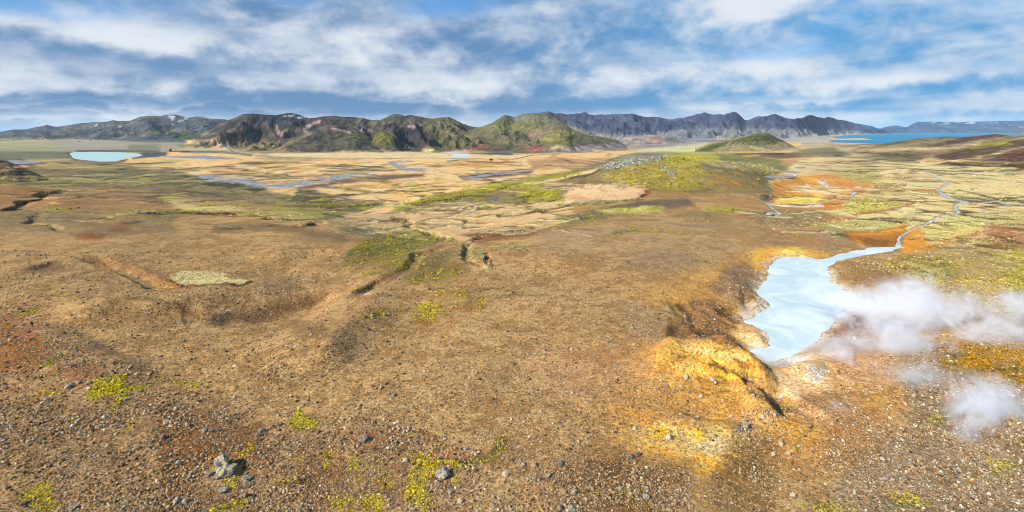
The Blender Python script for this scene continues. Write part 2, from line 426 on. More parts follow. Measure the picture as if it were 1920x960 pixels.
def basin(P, z, depth, bank, lip=0.05, wig=0.0, lam=10.0, seed=0):
    r0, r1, c0, c1 = window(P, bank * 4)
    X, Y = Xg[r0:r1, c0:c1], Yg[r0:r1, c0:c1]
    if X.size == 0: return
    if wig: 
        X = X + wig * vn(X / lam, Y / lam, seed); Y = Y + wig * vn(Xg[r0:r1, c0:c1] / lam, Y / lam, seed + 9)
    d, _ = seg_dist(X, Y, P, True)
    sd_ = np.where(inside(X, Y, P), -d, d)
    h = H[r0:r1, c0:c1]
    down = z - depth * sst(-sd_, 0, bank)
    k = sst(sd_, 0, bank * 3)
    up = np.maximum(h, z + lip + 0.0 * h)
    outs = (z + lip * sst(sd_, 0, bank * .5)) * (1 - k) + np.maximum(h, z + lip) * k
    H[r0:r1, c0:c1] = np.where(sd_ < 0, down, np.where(sd_ < bank * 3, outs, h))
    WET[r0:r1, c0:c1] = np.maximum(WET[r0:r1, c0:c1], 1 - sst(sd_, -bank * .2, bank * .6))
    o = OWN[r0:r1, c0:c1]; o[sd_ < bank] = 0

def mat_water(name, colr, rough=0.08, bump=0.02, bscale=1.0, spec=0.5, var=None, vscale=0.05):
    m = bpy.data.materials.new(name); m.use_nodes = True
    t = NT(m.node_tree); b = m.node_tree.nodes["Principled BSDF"]
    b.inputs["Roughness"].default_value = rough
    b.inputs["Specular IOR Level"].default_value = spec
    g = t.n("ShaderNodeNewGeometry")
    c = t.mix(t.ramp(t.noise(g.outputs["Position"], vscale, 6, 0.6, 1.2), 0.35, 0.68), rgba(colr), rgba(var or colr))
    m.node_tree.links.new(c, b.inputs["Base Color"])
    bp = t.n("ShaderNodeBump"); bp.inputs["Strength"].default_value = 0.6; bp.inputs["Distance"].default_value = bump
    t.put(bp.inputs["Height"], t.noise(g.outputs["Position"], bscale, 4, 0.6))
    m.node_tree.links.new(bp.outputs[0], b.inputs["Normal"])
    return m
def sheet(name, P, z, mat, label, grow=0.0, sub=0):
    P = np.asarray(P, float)
    if grow:
        out = []
        n = len(P); area = 0.5 * sum(P[i][0] * P[(i + 1) % n][1] - P[(i + 1) % n][0] * P[i][1] for i in range(n))
        s = 1 if area > 0 else -1
        for i in range(n):
            e = P[(i + 1) % n] - P[i - 1]; L = np.hypot(*e) + 1e-9
            out.append(P[i] + s * grow * np.array([e[1], -e[0]]) / L)
        P = np.array(out)
    bm = bmesh.new()
    vs = [bm.verts.new((p[0], p[1], z)) for p in P]
    f = bm.faces.new(vs)
    f.normal_update()
    if f.normal.z < 0: f.normal_flip()
    bmesh.ops.triangulate(bm, faces=[f])
    me = bpy.data.meshes.new(name); bm.to_mesh(me); bm.free(); me.materials.append(mat)
    return tag(link(bpy.data.objects.new(name, me)), label, name.replace("_", " "), kind="structure")

M_pool = mat_water("milky_water", (170, 188, 188), 0.4, 0.03, 2.0, 0.12, (200, 207, 204), 0.10)
M_lake = mat_water("pale_turquoise_water", (164, 190, 178), 0.35, 0.02, .3, 0.25)
M_big = mat_water("deep_blue_water", (20, 110, 140), 0.5, 0.3, .03, 0.12, (34, 128, 156), .002)
M_stream = mat_water("stream_water", (116, 118, 116), 0.5, 0.05, 1.0, 0.12, (208, 204, 192), .6)
M_marsh = mat_water("marsh_water", (100, 100, 102), 0.5, 0.02, 1.0, 0.08, (158, 154, 146), .05)

POOL = [(1462,484),(1480,482),(1500,482),(1520,484),(1535,488),(1545,498),(1553,510),(1556,518),(1554,526),(1568,533),(1580,545),(1595,553),(1608,566),(1603,574),(1595,580),(1585,590),(1570,600),(1555,613),(1545,620),(1535,635),(1525,645),(1510,655),(1490,662),(1470,672),(1452,679),(1437,677),(1422,668),(1408,660),(1412,655),(1425,652),(1440,651),(1444,645),(1441,630),(1438,622),(1425,615),(1408,610),(1393,606),(1392,602),(1408,598),(1425,586),(1444,575),(1440,568),(1425,558),(1417,548),(1418,543),(1430,530),(1441,518),(1439,505),(1445,495)]
ZP = -4.0
PoolW = on_plane(POOL, ZP)
_r0, _r1, _c0, _c1 = window(PoolW, 30)
_d, _ = seg_dist(Xg[_r0:_r1, _c0:_c1], Yg[_r0:_r1, _c0:_c1], PoolW, True)
_k = 1 - sst(_d, 0, 24)
H[_r0:_r1, _c0:_c1] = H[_r0:_r1, _c0:_c1] * (1 - _k) + (-3.6 + .05 * _d) * _k
for (bpx, brow, rx, ry, h) in [(1320, 690, 8, 6, 3.6), (1290, 735, 9, 6, 1.6), (1375, 715, 6, 5, 2.2), (1380, 540, 6, 12, 2.0), (1405, 590, 2.5, 2, .8), (1415, 630, 2.2, 1.8, .9), (1560, 660, 7, 6, 1.2), (1530, 720, 7, 5, 1.4), (1470, 800, 8, 5, 1.2), (1330, 600, 5, 5, 1.2)]:
    bY = 43000 / (brow - 245); bx = (bpx - CX) / F * bY
    H += h * np.exp(-((Xg - bx) / rx) ** 2 - ((Yg - bY) / ry) ** 2)
basin(PoolW, ZP, 1.2, 0.8, 0.12, wig=.55, lam=2.2, seed=4)
POOLD = np.full((NR, NC), 99, np.float32); POOLD[_r0:_r1, _c0:_c1] = _d
sheet("hot_pool", PoolW, ZP, M_pool, "milky pale blue hot spring pool steaming among yellow banks", 0.9)
LAKE = [(131,287),(140,285.3),(175,284.6),(220,285.3),(250,286.6),(267,290),(262,293.5),(240,296),(225,299.5),(213,303),(190,303.5),(165,301),(140,297.5),(133,292)]
ZL = -63.0
LakeW = on_plane(LAKE, ZL)
basin(LakeW, ZL, 6, 22, 2.4)
sheet("lake", LakeW, ZL, M_lake, "small pale turquoise crater lake with dark rim in the far left valley", 4)
BIG = [(1563,257),(1590,253.2),(1640,251.6),(1680,250.6),(1720,249.9),(2150,249.9),(2150,300),(1650,270),(1600,268),(1558,267),(1562,262.6),(1600,262.8),(1637,261.6),(1620,259),(1580,260),(1566,259.6)]
ZB = -40.5
BigW = on_plane(BIG, ZB)
basin(BigW, ZB, 9, 40, 0.6)
sheet("lake", BigW, ZB, M_big, "large deep blue lake below the far mountains on the right", 10)
# marsh channels on the tan bog
def marsh(pts, z, label, lam=26.0, thr=-0.05, depth=0.5, seed=5, mat=None, name="marsh_water"):
    P = on_plane(pts, z)
    r0, r1, c0, c1 = window(P, 60)
    X, Y = Xg[r0:r1, c0:c1], Yg[r0:r1, c0:c1]
    d, _ = seg_dist(X, Y, P, True); sd_ = np.where(inside(X, Y, P), -d, d)
    n = vn(X / lam, Y / lam, seed) + 0.6 * vn(X / (lam * .45), Y / (lam * .45), seed + 1) + 0.35 * vn(X / (lam * .2), Y / (lam * .2), seed + 2)
    wv = sst(np.minimum(-sd_ / (lam * .8), .45) + n * 0.8 + thr, -0.12, 0.12)
    wv = wv * (sd_ < lam * .5)
    k = 1 - sst(sd_, 0, lam * 2)
    H[r0:r1, c0:c1] = H[r0:r1, c0:c1] * (1 - k) + (z + 0.25) * k - wv * depth
    WET[r0:r1, c0:c1] = np.maximum(WET[r0:r1, c0:c1], wv * .8)
    return sheet(name, P, z, mat or M_marsh, label, lam * .6)
marsh([(358,327),(385,327),(420,331),(450,334),(480,338),(520,340),(548,343),(590,336),(620,329),(660,326),(705,326),(690,330),(640,335),(600,341),(560,349),(520,351),(490,350),(460,345),(440,341),(400,340),(370,334)], -60.1, "braided grey-blue marsh channel winding across the tan bog", thr=-.12)
marsh([(728,303),(750,301),(782,301.5),(770,303.5),(750,305),(742,307),(745,310),(760,314),(790,317),(812,320),(790,322),(760,320),(745,316),(733,310)], -60.1, "narrow blue river bend on the bog left of the hot springs", thr=-.05, lam=16)
marsh([(850,288),(880,288),(884,291),(872,295),(852,296),(845,292)], -60.1, "pale blue hot spring pools under the green hill", thr=.0, lam=12, mat=M_pool, name="hot_pool")
marsh([(870,332),(900,327),(940,322),(980,321),(960,326),(920,331),(890,335)], -60.1, "dark wet hollow with thin water on the middle of the bog", thr=-.1)
marsh([(300,293),(380,292),(440,296),(450,299),(400,298),(330,296)], -60.1, "pale flooded strip below the dark hut", thr=.3, lam=20)
marsh([(20,300),(70,302),(70,306),(30,308)], -57.0, "small grey pool behind the left hillock", thr=.3, lam=14)
marsh([(1448,321.5),(1470,319.8),(1494,321.5),(1498,324.5),(1478,327),(1458,326)], float(hit(1475, 323)[2]), "small blue pond at the foot of the mossy hill", thr=.6, lam=6, depth=.7, name="pond")
marsh([(1430,330.5),(1445,329.6),(1460,331.5),(1488,330),(1486,332.5),(1460,334.5),(1434,334)], float(hit(1455, 332)[2]), "thin blue pond beside the orange flat", thr=.5, lam=6, depth=.7, name="pond")
marsh([(1492,313.6),(1507,313.2),(1508,315.4),(1494,316)], float(hit(1500, 314.5)[2]), "tiny blue pond beyond the orange flat", thr=.6, lam=6, depth=.7, name="pond")

def stream(pts, wpx, label, depth=0.5, mat=None, name="stream", sub=6, wig=0.4, z_off=-0.25):
    """ribbon that follows the ground in a bed cut for it; wpx: width in metres at each point"""
    W = [hit(px, py) for px, py in pts]
    P = np.array([(a[0], a[1]) for a in W]); ww = .78 * np.array(wpx if hasattr(wpx, '__len__') else [wpx] * len(pts), float)
    # resample with Catmull-Rom
    out = []; wo_ = []
    for i in range(len(P) - 1):
        p0 = P[max(i - 1, 0)]; p1 = P[i]; p2 = P[i + 1]; p3 = P[min(i + 2, len(P) - 1)]
        for k in range(sub):
            t = k / sub
            out.append(0.5 * (2 * p1 + (p2 - p0) * t + (2 * p0 - 5 * p1 + 4 * p2 - p3) * t * t + (3 * p1 - p0 - 3 * p2 + p3) * t ** 3))
            wo_.append(ww[i] * (1 - t) + ww[i + 1] * t)
    out.append(P[-1]); wo_.append(ww[-1])
    S = np.array(out); wo_ = np.array(wo_)
    S[:, 0] += wo_ * wig * vn(S[:, 0] / (wo_.mean() * 2), S[:, 1] / (wo_.mean() * 2), 3); S[:, 1] += wo_ * wig * vn(S[:, 0] / (wo_.mean() * 2), S[:, 1] / (wo_.mean() * 2), 5)
    zz = height(S[:, 0], S[:, 1])
    zz = np.convolve(np.pad(zz, 2, mode='edge'), np.ones(5) / 5, 'valid')
    r0, r1, c0, c1 = window(S, wo_.max() * 3)
    X, Y = Xg[r0:r1, c0:c1], Yg[r0:r1, c0:c1]
    d, ti = seg_dist(X, Y, S, False)
    wl = np.interp(ti, np.arange(len(S)), wo_); zl = np.interp(ti, np.arange(len(S)), zz)
    n = 1 + 0.25 * vn(X / wo_.mean(), Y / wo_.mean(), 12)
    q = d / (wl * 0.5 * n)
    k = 1 - sst(q, 0.7, 2.2)
    H[r0:r1, c0:c1] = H[r0:r1, c0:c1] * (1 - k) + zl * k - depth * (1 - sst(q, 0.65, 1.25))
    WET[r0:r1, c0:c1] = np.maximum(WET[r0:r1, c0:c1], (1 - sst(q, 0.9, 1.9)))
    T = np.gradient(S, axis=0); T /= np.hypot(T[:, 0], T[:, 1])[:, None] + 1e-9
    N = np.c_[-T[:, 1], T[:, 0]]
    A = np.c_[S + N * wo_[:, None] * .85, zz + z_off]; B = np.c_[S - N * wo_[:, None] * .85, zz + z_off]
    n_ = len(S); V = np.r_[A, B]
    fc = np.array([(i, i + 1, n_ + i + 1, n_ + i) for i in range(n_ - 1)])
    a, b, c = V[fc[0][0]], V[fc[0][1]], V[fc[0][2]]
    if np.cross(b - a, c - a)[2] < 0: fc = fc[:, ::-1]
    me = np_mesh(name, V, fc, mat or M_stream)
    return tag(link(bpy.data.objects.new(name, me)), label, name, kind="structure")
FAN = [(1532,487),(1560,480),(1595,472),(1635,465),(1670,463),(1688,461),(1691,464),(1680,471),(1650,476),(1615,479),(1580,485),(1560,494),(1550,502)]
zf = float(hit(1610, 474)[2]) - 0.15
FanW = on_plane(FAN, zf)
basin(FanW, zf, .35, 1.5, 0.1, wig=1.2, lam=5)
sheet("stream", FanW, zf, M_pool, "wide shallow pale blue outflow fanning out of the steaming pool", .8)
stream([(1688,463),(1685,452),(1690,441),(1712,430),(1738,418),(1762,405),(1792,401)], [3.2,1.6,1.4,1.4,1.3,1.2,1.4], "narrow pale stream through the orange flat above the pool")
stream([(1792,401),(1797,396),(1791,389),(1800,382),(1812,379),(1793,374),(1776,369),(1766,362),(1757,356),(1768,350),(1776,343),(1765,337),(1750,331),(1738,324),(1733,318)], [1.5,1.8,2.0,3.6,4,4.2,4.5,4,3.2,2.8,2.8,2.2,2.4,2.2,1.6], "braided silvery stream crossing the pale bog on the right")
stream([(1808,379),(1840,380),(1870,377),(1895,384),(1920,387),(1980,392)], [2.4,1.6,2.2,1.6,1.2,1.2], "thin dark side stream joining from the right edge")
stream([(1440,403),(1450,398),(1462,402),(1455,395),(1445,388),(1438,380)], [3,4,2,2,2,1.5], "small pale rivulet under the yellow bank")
stream([(1518,389),(1540,380),(1565,374),(1590,369),(1605,360)], [1.0,1.0,1.2,1.4,4], "thin lilac rivulet across the orange ground", depth=.3, z_off=-.12)
stream([(1546,348),(1550,343),(1540,336),(1524,332)], [1.4,1.8,1.6,1.2], "short curved rill on the orange flat", depth=.3, z_off=-.12)
def gully(pts, wpx, dep):
    W = [hit(px, py) for px, py in pts]
    S = np.array([(a[0], a[1]) for a in W])
    tt = np.linspace(0, len(S) - 1, len(S) * 6)
    S = np.c_[np.interp(tt, np.arange(len(S)), S[:, 0]), np.interp(tt, np.arange(len(S)), S[:, 1])]
    S[:, 0] += wpx * .8 * vn(S[:, 0] / (wpx * 3), S[:, 1] / (wpx * 3), 3); S[:, 1] += wpx * .8 * vn(S[:, 0] / (wpx * 3), S[:, 1] / (wpx * 3), 5)
    r0, r1, c0, c1 = window(S, wpx * 3)
    X, Y = Xg[r0:r1, c0:c1], Yg[r0:r1, c0:c1]
    d, ti = seg_dist(X, Y, S, False)
    q = d / (wpx * .5 * (1 + .35 * vn(X / wpx, Y / wpx, 17)))
    e = np.clip(np.minimum(ti, len(S) - 1 - ti) / 4, 0, 1)
    H[r0:r1, c0:c1] -= dep * e * (1 - sst(q, .35, 1.5)) * (1 - np.clip(WET[r0:r1, c0:c1] * 2, 0, 1))
for g_ in [([(540,700),(620,640),(680,590),(740,530),(800,482)], 20, -2.2), ([(180,606),(300,560),(420,546),(520,538)], 15, -1.7), ([(880,570),(1050,520),(1200,500)], 30, -1.6), ([(740,720),(810,650),(850,600)], 18, 1.5), ([(60,640),(200,650),(330,690)], 14, -1.2), ([(420,480),(520,470),(640,476)], 16, -2.0),
           ([(1225,692),(1270,652),(1330,642),(1390,660),(1438,702)], 4.5, -1.7), ([(1290,722),(1365,708),(1425,742),(1475,778)], 3.5, -1.2), ([(1480,694),(1560,674),(1625,700)], 4.5, -1.2), ([(1250,760),(1330,800),(1400,780)], 4.5, -.8), ([(1340,600),(1375,570),(1385,535)], 4, -1.2),
           ([(-60,396),(0,394),(30,393),(34,385),(50,379),(80,373),(95,366),(115,357)], 7, 3.0), ([(55,400),(64,412),(85,422),(110,432)], 4, 1.2), ([(250,400),(300,399),(345,398),(390,400),(445,403)], 8, 3.0),
           ([(465,402),(530,412),(590,414),(600,421),(560,424),(500,424)], 5, 2), ([(735,408),(760,415),(790,430),(820,444),(850,452)], 6, 2.5), ([(1000,428),(940,438),(900,446),(870,452)], 4, 1.8),
           ([(880,452),(868,470),(880,490),(915,505)], 3, 1.4), ([(910,474),(922,502)], 1.6, 1.0), ([(160,480),(200,492),(250,503),(290,520),(335,538)], 5, 1.6), ([(325,562),(345,580),(370,592),(392,606)], 3, .4),
           ([(830,458),(790,478),(760,496),(720,522),(670,552)], 4, 1.4), ([(660,549),(690,543),(715,526)], 1.4, .7), ([(440,606),(500,582),(560,566),(620,552)], 9, 1.5), 
           ([(1262,560),(1285,590),(1300,625),(1345,640),(1385,662),(1415,690)], 4.5, 1.3), ([(1300,575),(1340,590),(1390,612)], 2.5, .9), ([(1330,686),(1370,694),(1400,714),(1432,735),(1465,760)], 1.3, .8), ([(1425,700),(1445,735),(1475,765),(1510,775),(1535,770)], 4.5, 1.3),
           ([(1290,655),(1330,672),(1380,690)], 1.0, .4), ([(1584,437),(1640,436),(1690,425)], 2, .5), ([(1750,464),(1790,451),(1850,434)], 3, .8), ([(1400,414),(1440,404),(1480,398)], 3, .8), ([(780,384),(840,376),(900,367)], 6, 2), ([(1150,440),(1200,431),(1270,437)], 4, .8), ([(1204,371),(1216,358)], 2.5, 1.2), ([(1540,775),(1528,802),(1498,838),(1478,852)], .9, .3), ([(420,520),(520,505),(640,520)], 9, 1.2), ([(60,510),(120,492)], 6, 1.2)]:
    gully(*g_)
# ---- roads along the foot of the mountains
def mat_simple(name, c1, c2, scale=1.0, rough=.9, k=0.75):
    m = bpy.data.materials.new(name); m.use_nodes = True
    t = NT(m.node_tree); b = m.node_tree.nodes["Principled BSDF"]; b.inputs["Roughness"].default_value = rough
    b.inputs["Specular IOR Level"].default_value = 0.2
    o = t.n("ShaderNodeTexCoord")
    m.node_tree.links.new(t.mix(t.ramp(t.noise(o.outputs["Object"], scale, 5, .6), .35, .65), rgba(c1, k), rgba(c2, k)), b.inputs["Base Color"])
    return m
M_road = mat_simple("asphalt", (92, 96, 104), (112, 114, 118), .02)
def road(pts, wid, label):
    W = [hit(px, py) for px, py in pts]
    S = np.array([(a[0], a[1]) for a in W]); tt = np.linspace(0, len(S) - 1, len(S) * 12)
    S = np.c_[np.interp(tt, np.arange(len(S)), S[:, 0]), np.interp(tt, np.arange(len(S)), S[:, 1])]
    zz = height(S[:, 0], S[:, 1]); zz = np.convolve(np.pad(zz, 6, mode='edge'), np.ones(13) / 13, 'valid')
    r0, r1, c0, c1 = window(S, wid * 3)
    d, ti = seg_dist(Xg[r0:r1, c0:c1], Yg[r0:r1, c0:c1], S, False)
    zl = np.interp(ti, np.arange(len(S)), zz); k = 1 - sst(d, wid * .8, wid * 1.8)
    H[r0:r1, c0:c1] = H[r0:r1, c0:c1] * (1 - k) + (zl - .15) * k
    T = np.gradient(S, axis=0); T /= np.hypot(T[:, 0], T[:, 1])[:, None] + 1e-9; N = np.c_[-T[:, 1], T[:, 0]]
    n_ = len(S); V = np.r_[np.c_[S + N * wid / 2, zz + .5], np.c_[S - N * wid / 2, zz + .5], np.c_[S + N * wid * .9, zz - 1.5], np.c_[S - N * wid * .9, zz - 1.5]]
    fc = np.array([(i, i + 1, n_ + i + 1, n_ + i) for i in range(n_ - 1)] + [(2 * n_ + i, 2 * n_ + i + 1, i + 1, i) for i in range(n_ - 1)] + [(n_ + i, n_ + i + 1, 3 * n_ + i + 1, 3 * n_ + i) for i in range(n_ - 1)])
    a, b, c = V[fc[0][0]], V[fc[0][1]], V[fc[0][2]]
    if np.cross(b - a, c - a)[2] < 0: fc = fc[:, ::-1]
    tag(link(bpy.data.objects.new("road", np_mesh("road", V, fc, M_road, smooth=False))), label, "road", kind="structure")
road([(418,266),(423,272),(430,279),(437,284.5),(470,290),(520,295),(600,298),(700,297.5),(790,296.5),(840,297),(900,298.5),(960,299),(1000,291),(1060,287),(1120,285),(1180,280),(1240,276),(1300,272)], 9, "grey road running along the foot of the mountains")
road([(-60,281),(60,279),(190,276),(228,281),(300,281.5),(380,283),(437,284.5)], 8, "pale country road passing between the crater lake and the mountains")
exec_marker = 0

# ------------------------------------------------------------------ ground cover map (what grows or lies where), later carried to world positions
RX0, RY0, RW, RH = -260, 196, 2460, 820
gx, gy = np.meshgrid(np.arange(RW) + RX0 + .5, np.arange(RH) + RY0 + .5)
CA = np.zeros((RH, RW, 3), np.float32); CB = np.zeros((RH, RW, 3), np.float32)
LAY = {k: np.zeros((RH, RW), np.float32) for k in ("vein", "stone", "moss", "tuft", "speck", "pale")}
def box_of(P, pad):
    x0, x1 = P[:, 0].min() - pad, P[:, 0].max() + pad; y0, y1 = P[:, 1].min() - pad, P[:, 1].max() + pad
    i0, i1 = int(max(0, y0 - RY0)), int(min(RH, y1 - RY0 + 1)); j0, j1 = int(max(0, x0 - RX0)), int(min(RW, x1 - RX0 + 1))
    return i0, max(i1, i0), j0, max(j1, j0)
def put(sl, k, A=None, B=None, **lay):
    i0, i1, j0, j1 = sl
    if A is not None:
        CA[i0:i1, j0:j1] += (np.array(A, np.float32) - CA[i0:i1, j0:j1]) * k[..., None]
        CB[i0:i1, j0:j1] += (np.array(B if B is not None else A, np.float32) - CB[i0:i1, j0:j1]) * k[..., None]
    for n, v in lay.items():
        L = LAY[n]; L[i0:i1, j0:j1] += (v - L[i0:i1, j0:j1]) * k
def area(P, A=None, B=None, f=5.0, op=1.0, **lay):
    P = np.array(P, float); sl = box_of(P, f * 1.5); i0, i1, j0, j1 = sl
    X, Y = gx[i0:i1, j0:j1], gy[i0:i1, j0:j1]
    if X.size == 0: return
    d, _ = seg_dist(X, Y, P, True); s = np.where(inside(X, Y, P), -d, d)
    put(sl, ((1 - sst(s, -f, f)) * op).astype(np.float32), A, B, **lay)
def line(P, wd, A=None, B=None, op=1.0, f=None, **lay):
    P = np.array(P, float); wmax = np.max(wd); f = f or max(1.0, wmax * .4)
    sl = box_of(P, wmax + f * 2); i0, i1, j0, j1 = sl
    X, Y = gx[i0:i1, j0:j1], gy[i0:i1, j0:j1]
    if X.size == 0: return
    d, t = seg_dist(X, Y * 1.0, P, False)
    wl = np.interp(t, np.arange(len(P)), wd if hasattr(wd, '__len__') else [wd] * len(P))
    put(sl, ((1 - sst(d - wl / 2, -f * .5, f)) * op).astype(np.float32), A, B, **lay)
def spot(x, y, rx, ry, A=None, B=None, op=1.0, pw=1.0, **lay):
    P = np.array([[x - rx * 1.9, y - ry * 1.9], [x + rx * 1.9, y + ry * 1.9]]); sl = box_of(P, 0); i0, i1, j0, j1 = sl
    q = ((gx[i0:i1, j0:j1] - x) / rx) ** 2 + ((gy[i0:i1, j0:j1] - y) / ry) ** 2
    put(sl, ((1 - sst(np.sqrt(q), .45, 1.35)) * op).astype(np.float32), A, B, **lay)

# palette (display colours of lit material)
GRAV, GRAV2 = (202, 160, 102), (154, 114, 66)
RUST, ORNG, OCH, YEL = (150, 88, 40), (222, 146, 58), (206, 150, 66), (244, 196, 66)
TAN, TAN2, STRAW, STRAW2 = (246, 206, 138), (220, 166, 98), (248, 224, 158), (216, 182, 116)
OLIVE, OLIVE2, MOSS, MOSS2 = (122, 112, 72), (84, 78, 50), (190, 176, 46), (134, 122, 44)
DARK, DARK2, GREY, WHITE = (66, 66, 60), (92, 88, 74), (150, 146, 136), (236, 230, 218)
W_, E_ = -260, 2200
area([(W_,190),(E_,190),(E_,1020),(W_,1020)], GRAV, GRAV2, f=1, stone=.35, speck=.35)
# valley floor and background plain
area([(W_,190),(E_,190),(E_,300),(1500,300),(1200,300),(1100,320),(860,380),(700,420),(560,385),(420,345),(200,330),(W_,335)], TAN, TAN2, f=3, stone=0, vein=.4, speck=.3)
area([(W_,190),(420,190),(420,272),(330,283),(W_,284)], (200,180,132), (146,138,100), f=3, vein=.2)
area([(W_,244),(700,244),(300,256),(W_,258)], (110,122,120), (96,108,106), f=4, vein=0)
# mountains by zone
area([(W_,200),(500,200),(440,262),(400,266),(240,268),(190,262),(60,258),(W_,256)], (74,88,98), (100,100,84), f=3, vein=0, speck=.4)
area([(395,200),(960,200),(960,292),(820,286),(560,287),(500,284),(440,270),(395,262)], (66,68,66), (98,92,74), f=2, vein=0, speck=.5)
area([(790,200),(1185,200),(1185,276),(1100,284),(1000,288),(790,286)], (128,124,84), (98,96,72), f=2, vein=0, speck=.5)
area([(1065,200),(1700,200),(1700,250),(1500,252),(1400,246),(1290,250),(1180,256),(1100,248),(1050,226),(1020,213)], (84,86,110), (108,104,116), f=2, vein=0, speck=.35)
area([(1130,254),(1210,250),(1300,240),(1420,240),(1500,242),(1600,246),(1660,250),(1560,256),(1560,266),(1440,268),(1200,276),(1180,270)], (196,182,158), (156,146,140), f=3, speck=.3)
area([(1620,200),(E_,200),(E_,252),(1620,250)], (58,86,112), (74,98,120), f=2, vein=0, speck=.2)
# snow and pale scars on the mountains
rs = np.random.RandomState(5)
def specks(n, x0, x1, y0, y1, rx, ry, A, B=None, op=.9, slope=0.0, **lay):
    for _ in range(n):
        x = rs.uniform(x0, x1); y = rs.uniform(y0, y1); a = rs.uniform(.4, 1.2)
        if slope: line([(x, y), (x + rx * a, y + slope * rx * a)], ry * a, A, B, op=op, **lay)
        else: spot(x, y, rx * a, ry * a, A, B, op=op, **lay)
SNOW = (240, 240, 244)
specks(9, 312, 346, 216, 236, 4, 1.6, SNOW); specks(6, 350, 385, 219, 227, 5, 1.2, SNOW); specks(10, 530, 578, 216, 222, 6, 1.3, SNOW); specks(5, 170, 260, 230, 238, 3, .9, SNOW)
specks(6, 490, 505, 218, 235, 3, 1, SNOW); specks(7, 60, 400, 236, 256, 22, 1.6, (140,136,92)); specks(10, 200, 420, 228, 260, 14, 2, (128,128,84), op=.7)
specks(9, 1735, 1870, 228.5, 232, 7, 1.0, SNOW); specks(7, 1870, 1940, 230, 243, 5, .9, SNOW); specks(4, 1738, 1760, 228, 230, 2, .9, SNOW)
for p, wd in [([(449,245),(462,236)],3), ([(455,248),(468,238)],2), ([(500,228),(512,236),(522,246),(530,250)],4), ([(560,244),(575,238),(590,232),(600,228)],5), ([(551,247),(575,247)],3), ([(624,240),(650,247),(655,251)],3), ([(418,256),(440,250)],3), ([(510,253),(527,252)],2.5), ([(672,243),(684,248)],2)]:
    line(p, wd, (218,190,168), (190,150,132), f=2, op=.85)
for p, wd in [([(395,262),(430,245)],3), ([(412,258),(440,240)],2.5), ([(448,262),(500,240)],2), ([(470,272),(540,243),(560,240)],3), ([(500,276),(545,255)],3), ([(520,280),(580,250)],2), ([(480,280),(520,262)],2.5), ([(560,254),(585,250)],3)]:
    line(p, wd, (190,166,118), (150,130,92), f=2, op=.75)
specks(14, 690, 860, 226, 262, 10, 2.2, (190,164,126), op=.8); specks(4, 758, 790, 232, 240, 6, 2, (224,186,180)); specks(10, 700, 880, 232, 270, 9, 5, (58,62,60), (70,74,60), op=.8)
specks(12, 420, 600, 226, 262, 14, 5, (60,66,70), (74,76,60), op=.7); specks(12, 520, 700, 250, 284, 12, 5, (126,124,56), (90,90,50), op=.7); specks(8, 560, 690, 255, 280, 9, 5, (70,72,64), op=.8)
spot(345, 256, 26, 7, (98,112,62), (74,84,54)); spot(300, 245, 30, 5, (104,108,70), op=.7); spot(600, 233, 16, 3, (120,70,66), op=.8); spot(480, 220, 26, 5, (78,66,60), op=.7); spot(515, 226, 22, 8, (56,68,82), op=.8)
spot(718, 262, 22, 16, (148,144,56), (100,104,50)); spot(640, 262, 26, 12, (76,80,70), (96,96,66)); spot(795, 262, 22, 12, (74,66,62)); spot(770, 250, 26, 8, (54,62,70), op=.9)
line([(688,265),(705,274),(722,282)], 2.5, (96,86,80)); line([(640,284),(680,284),(715,282),(735,283)], 3, (196,176,120), op=.6)
# green hill
spot(870, 262, 50, 9, (140,140,76), (110,112,70)); spot(1040, 240, 34, 14, (136,130,92), (108,104,72)); spot(960, 240, 60, 10, (166,166,92), (120,122,76), op=.8); spot(1000, 224, 50, 8, (150,150,112), (124,126,96), op=.8)
spot(1055, 250, 30, 6, (186,176,92), op=.8); spot(1010, 252, 18, 10, (172,146,118), op=.8); spot(1035, 262, 34, 4, (196,190,92), op=.7); spot(920, 262, 60, 10, (116,112,80), op=.7)
spot(1048, 216, 26, 6, (100,80,84), op=.9); spot(1080, 222, 30, 8, (92,90,100)); line([(1065,233),(1090,246),(1130,254),(1180,260)], 6, (208,190,162), op=.7, f=4)
spot(1003, 279, 22, 6, (176,108,86), (150,84,66)); spot(895, 276, 26, 5, (170,108,76), (126,88,70), op=.9); spot(925, 282, 30, 5, (112,96,88)); spot(1065, 268, 20, 6, (112,118,54)); spot(1045, 277, 18, 6, (206,184,120)); spot(1110, 273, 40, 4, (100,88,84)); spot(980, 268, 36, 5, (140,132,88), op=.6)
spot(790, 288, 22, 4, (196,112,70), op=.9); spot(800, 282, 12, 4, (232,214,120)); spot(852, 287, 24, 5, (228,218,206), (206,180,150)); spot(880, 284, 40, 4, (206,168,126), op=.8)
# flats left of centre in detail
area([(80,268),(200,262),(330,270),(330,281),(200,283),(80,281)], (178,162,138), (150,138,116), f=3, op=.9); area([(W_,272),(110,272),(110,281),(W_,282)], (176,170,118), (146,142,104), f=2)
area([(W_,283),(135,283),(132,298),(60,300),(W_,300)], (138,132,94), (98,98,74), f=3, speck=.6, vein=.3); area([(140,281),(300,281),(300,286),(140,286)], (96,94,84), f=1.5)
area([(262,286),(320,284),(310,292),(275,296),(250,298)], (72,74,78), (90,88,76), f=2); line([(130,297),(150,301),(185,305),(215,305),(240,299)], 2.5, (58,58,60), (110,104,64), f=1.5)
area([(350,262),(470,262),(500,286),(430,288),(350,284)], (222,192,142), (188,160,116), f=3); area([(240,272),(300,270),(300,280),(240,281)], (122,126,84), f=3); area([(330,270),(400,271),(395,276),(335,275)], (124,126,80), f=2)
area([(420,270),(500,262),(560,285),(500,290),(440,282)], (116,112,76), (160,140,96), f=3, speck=.6)
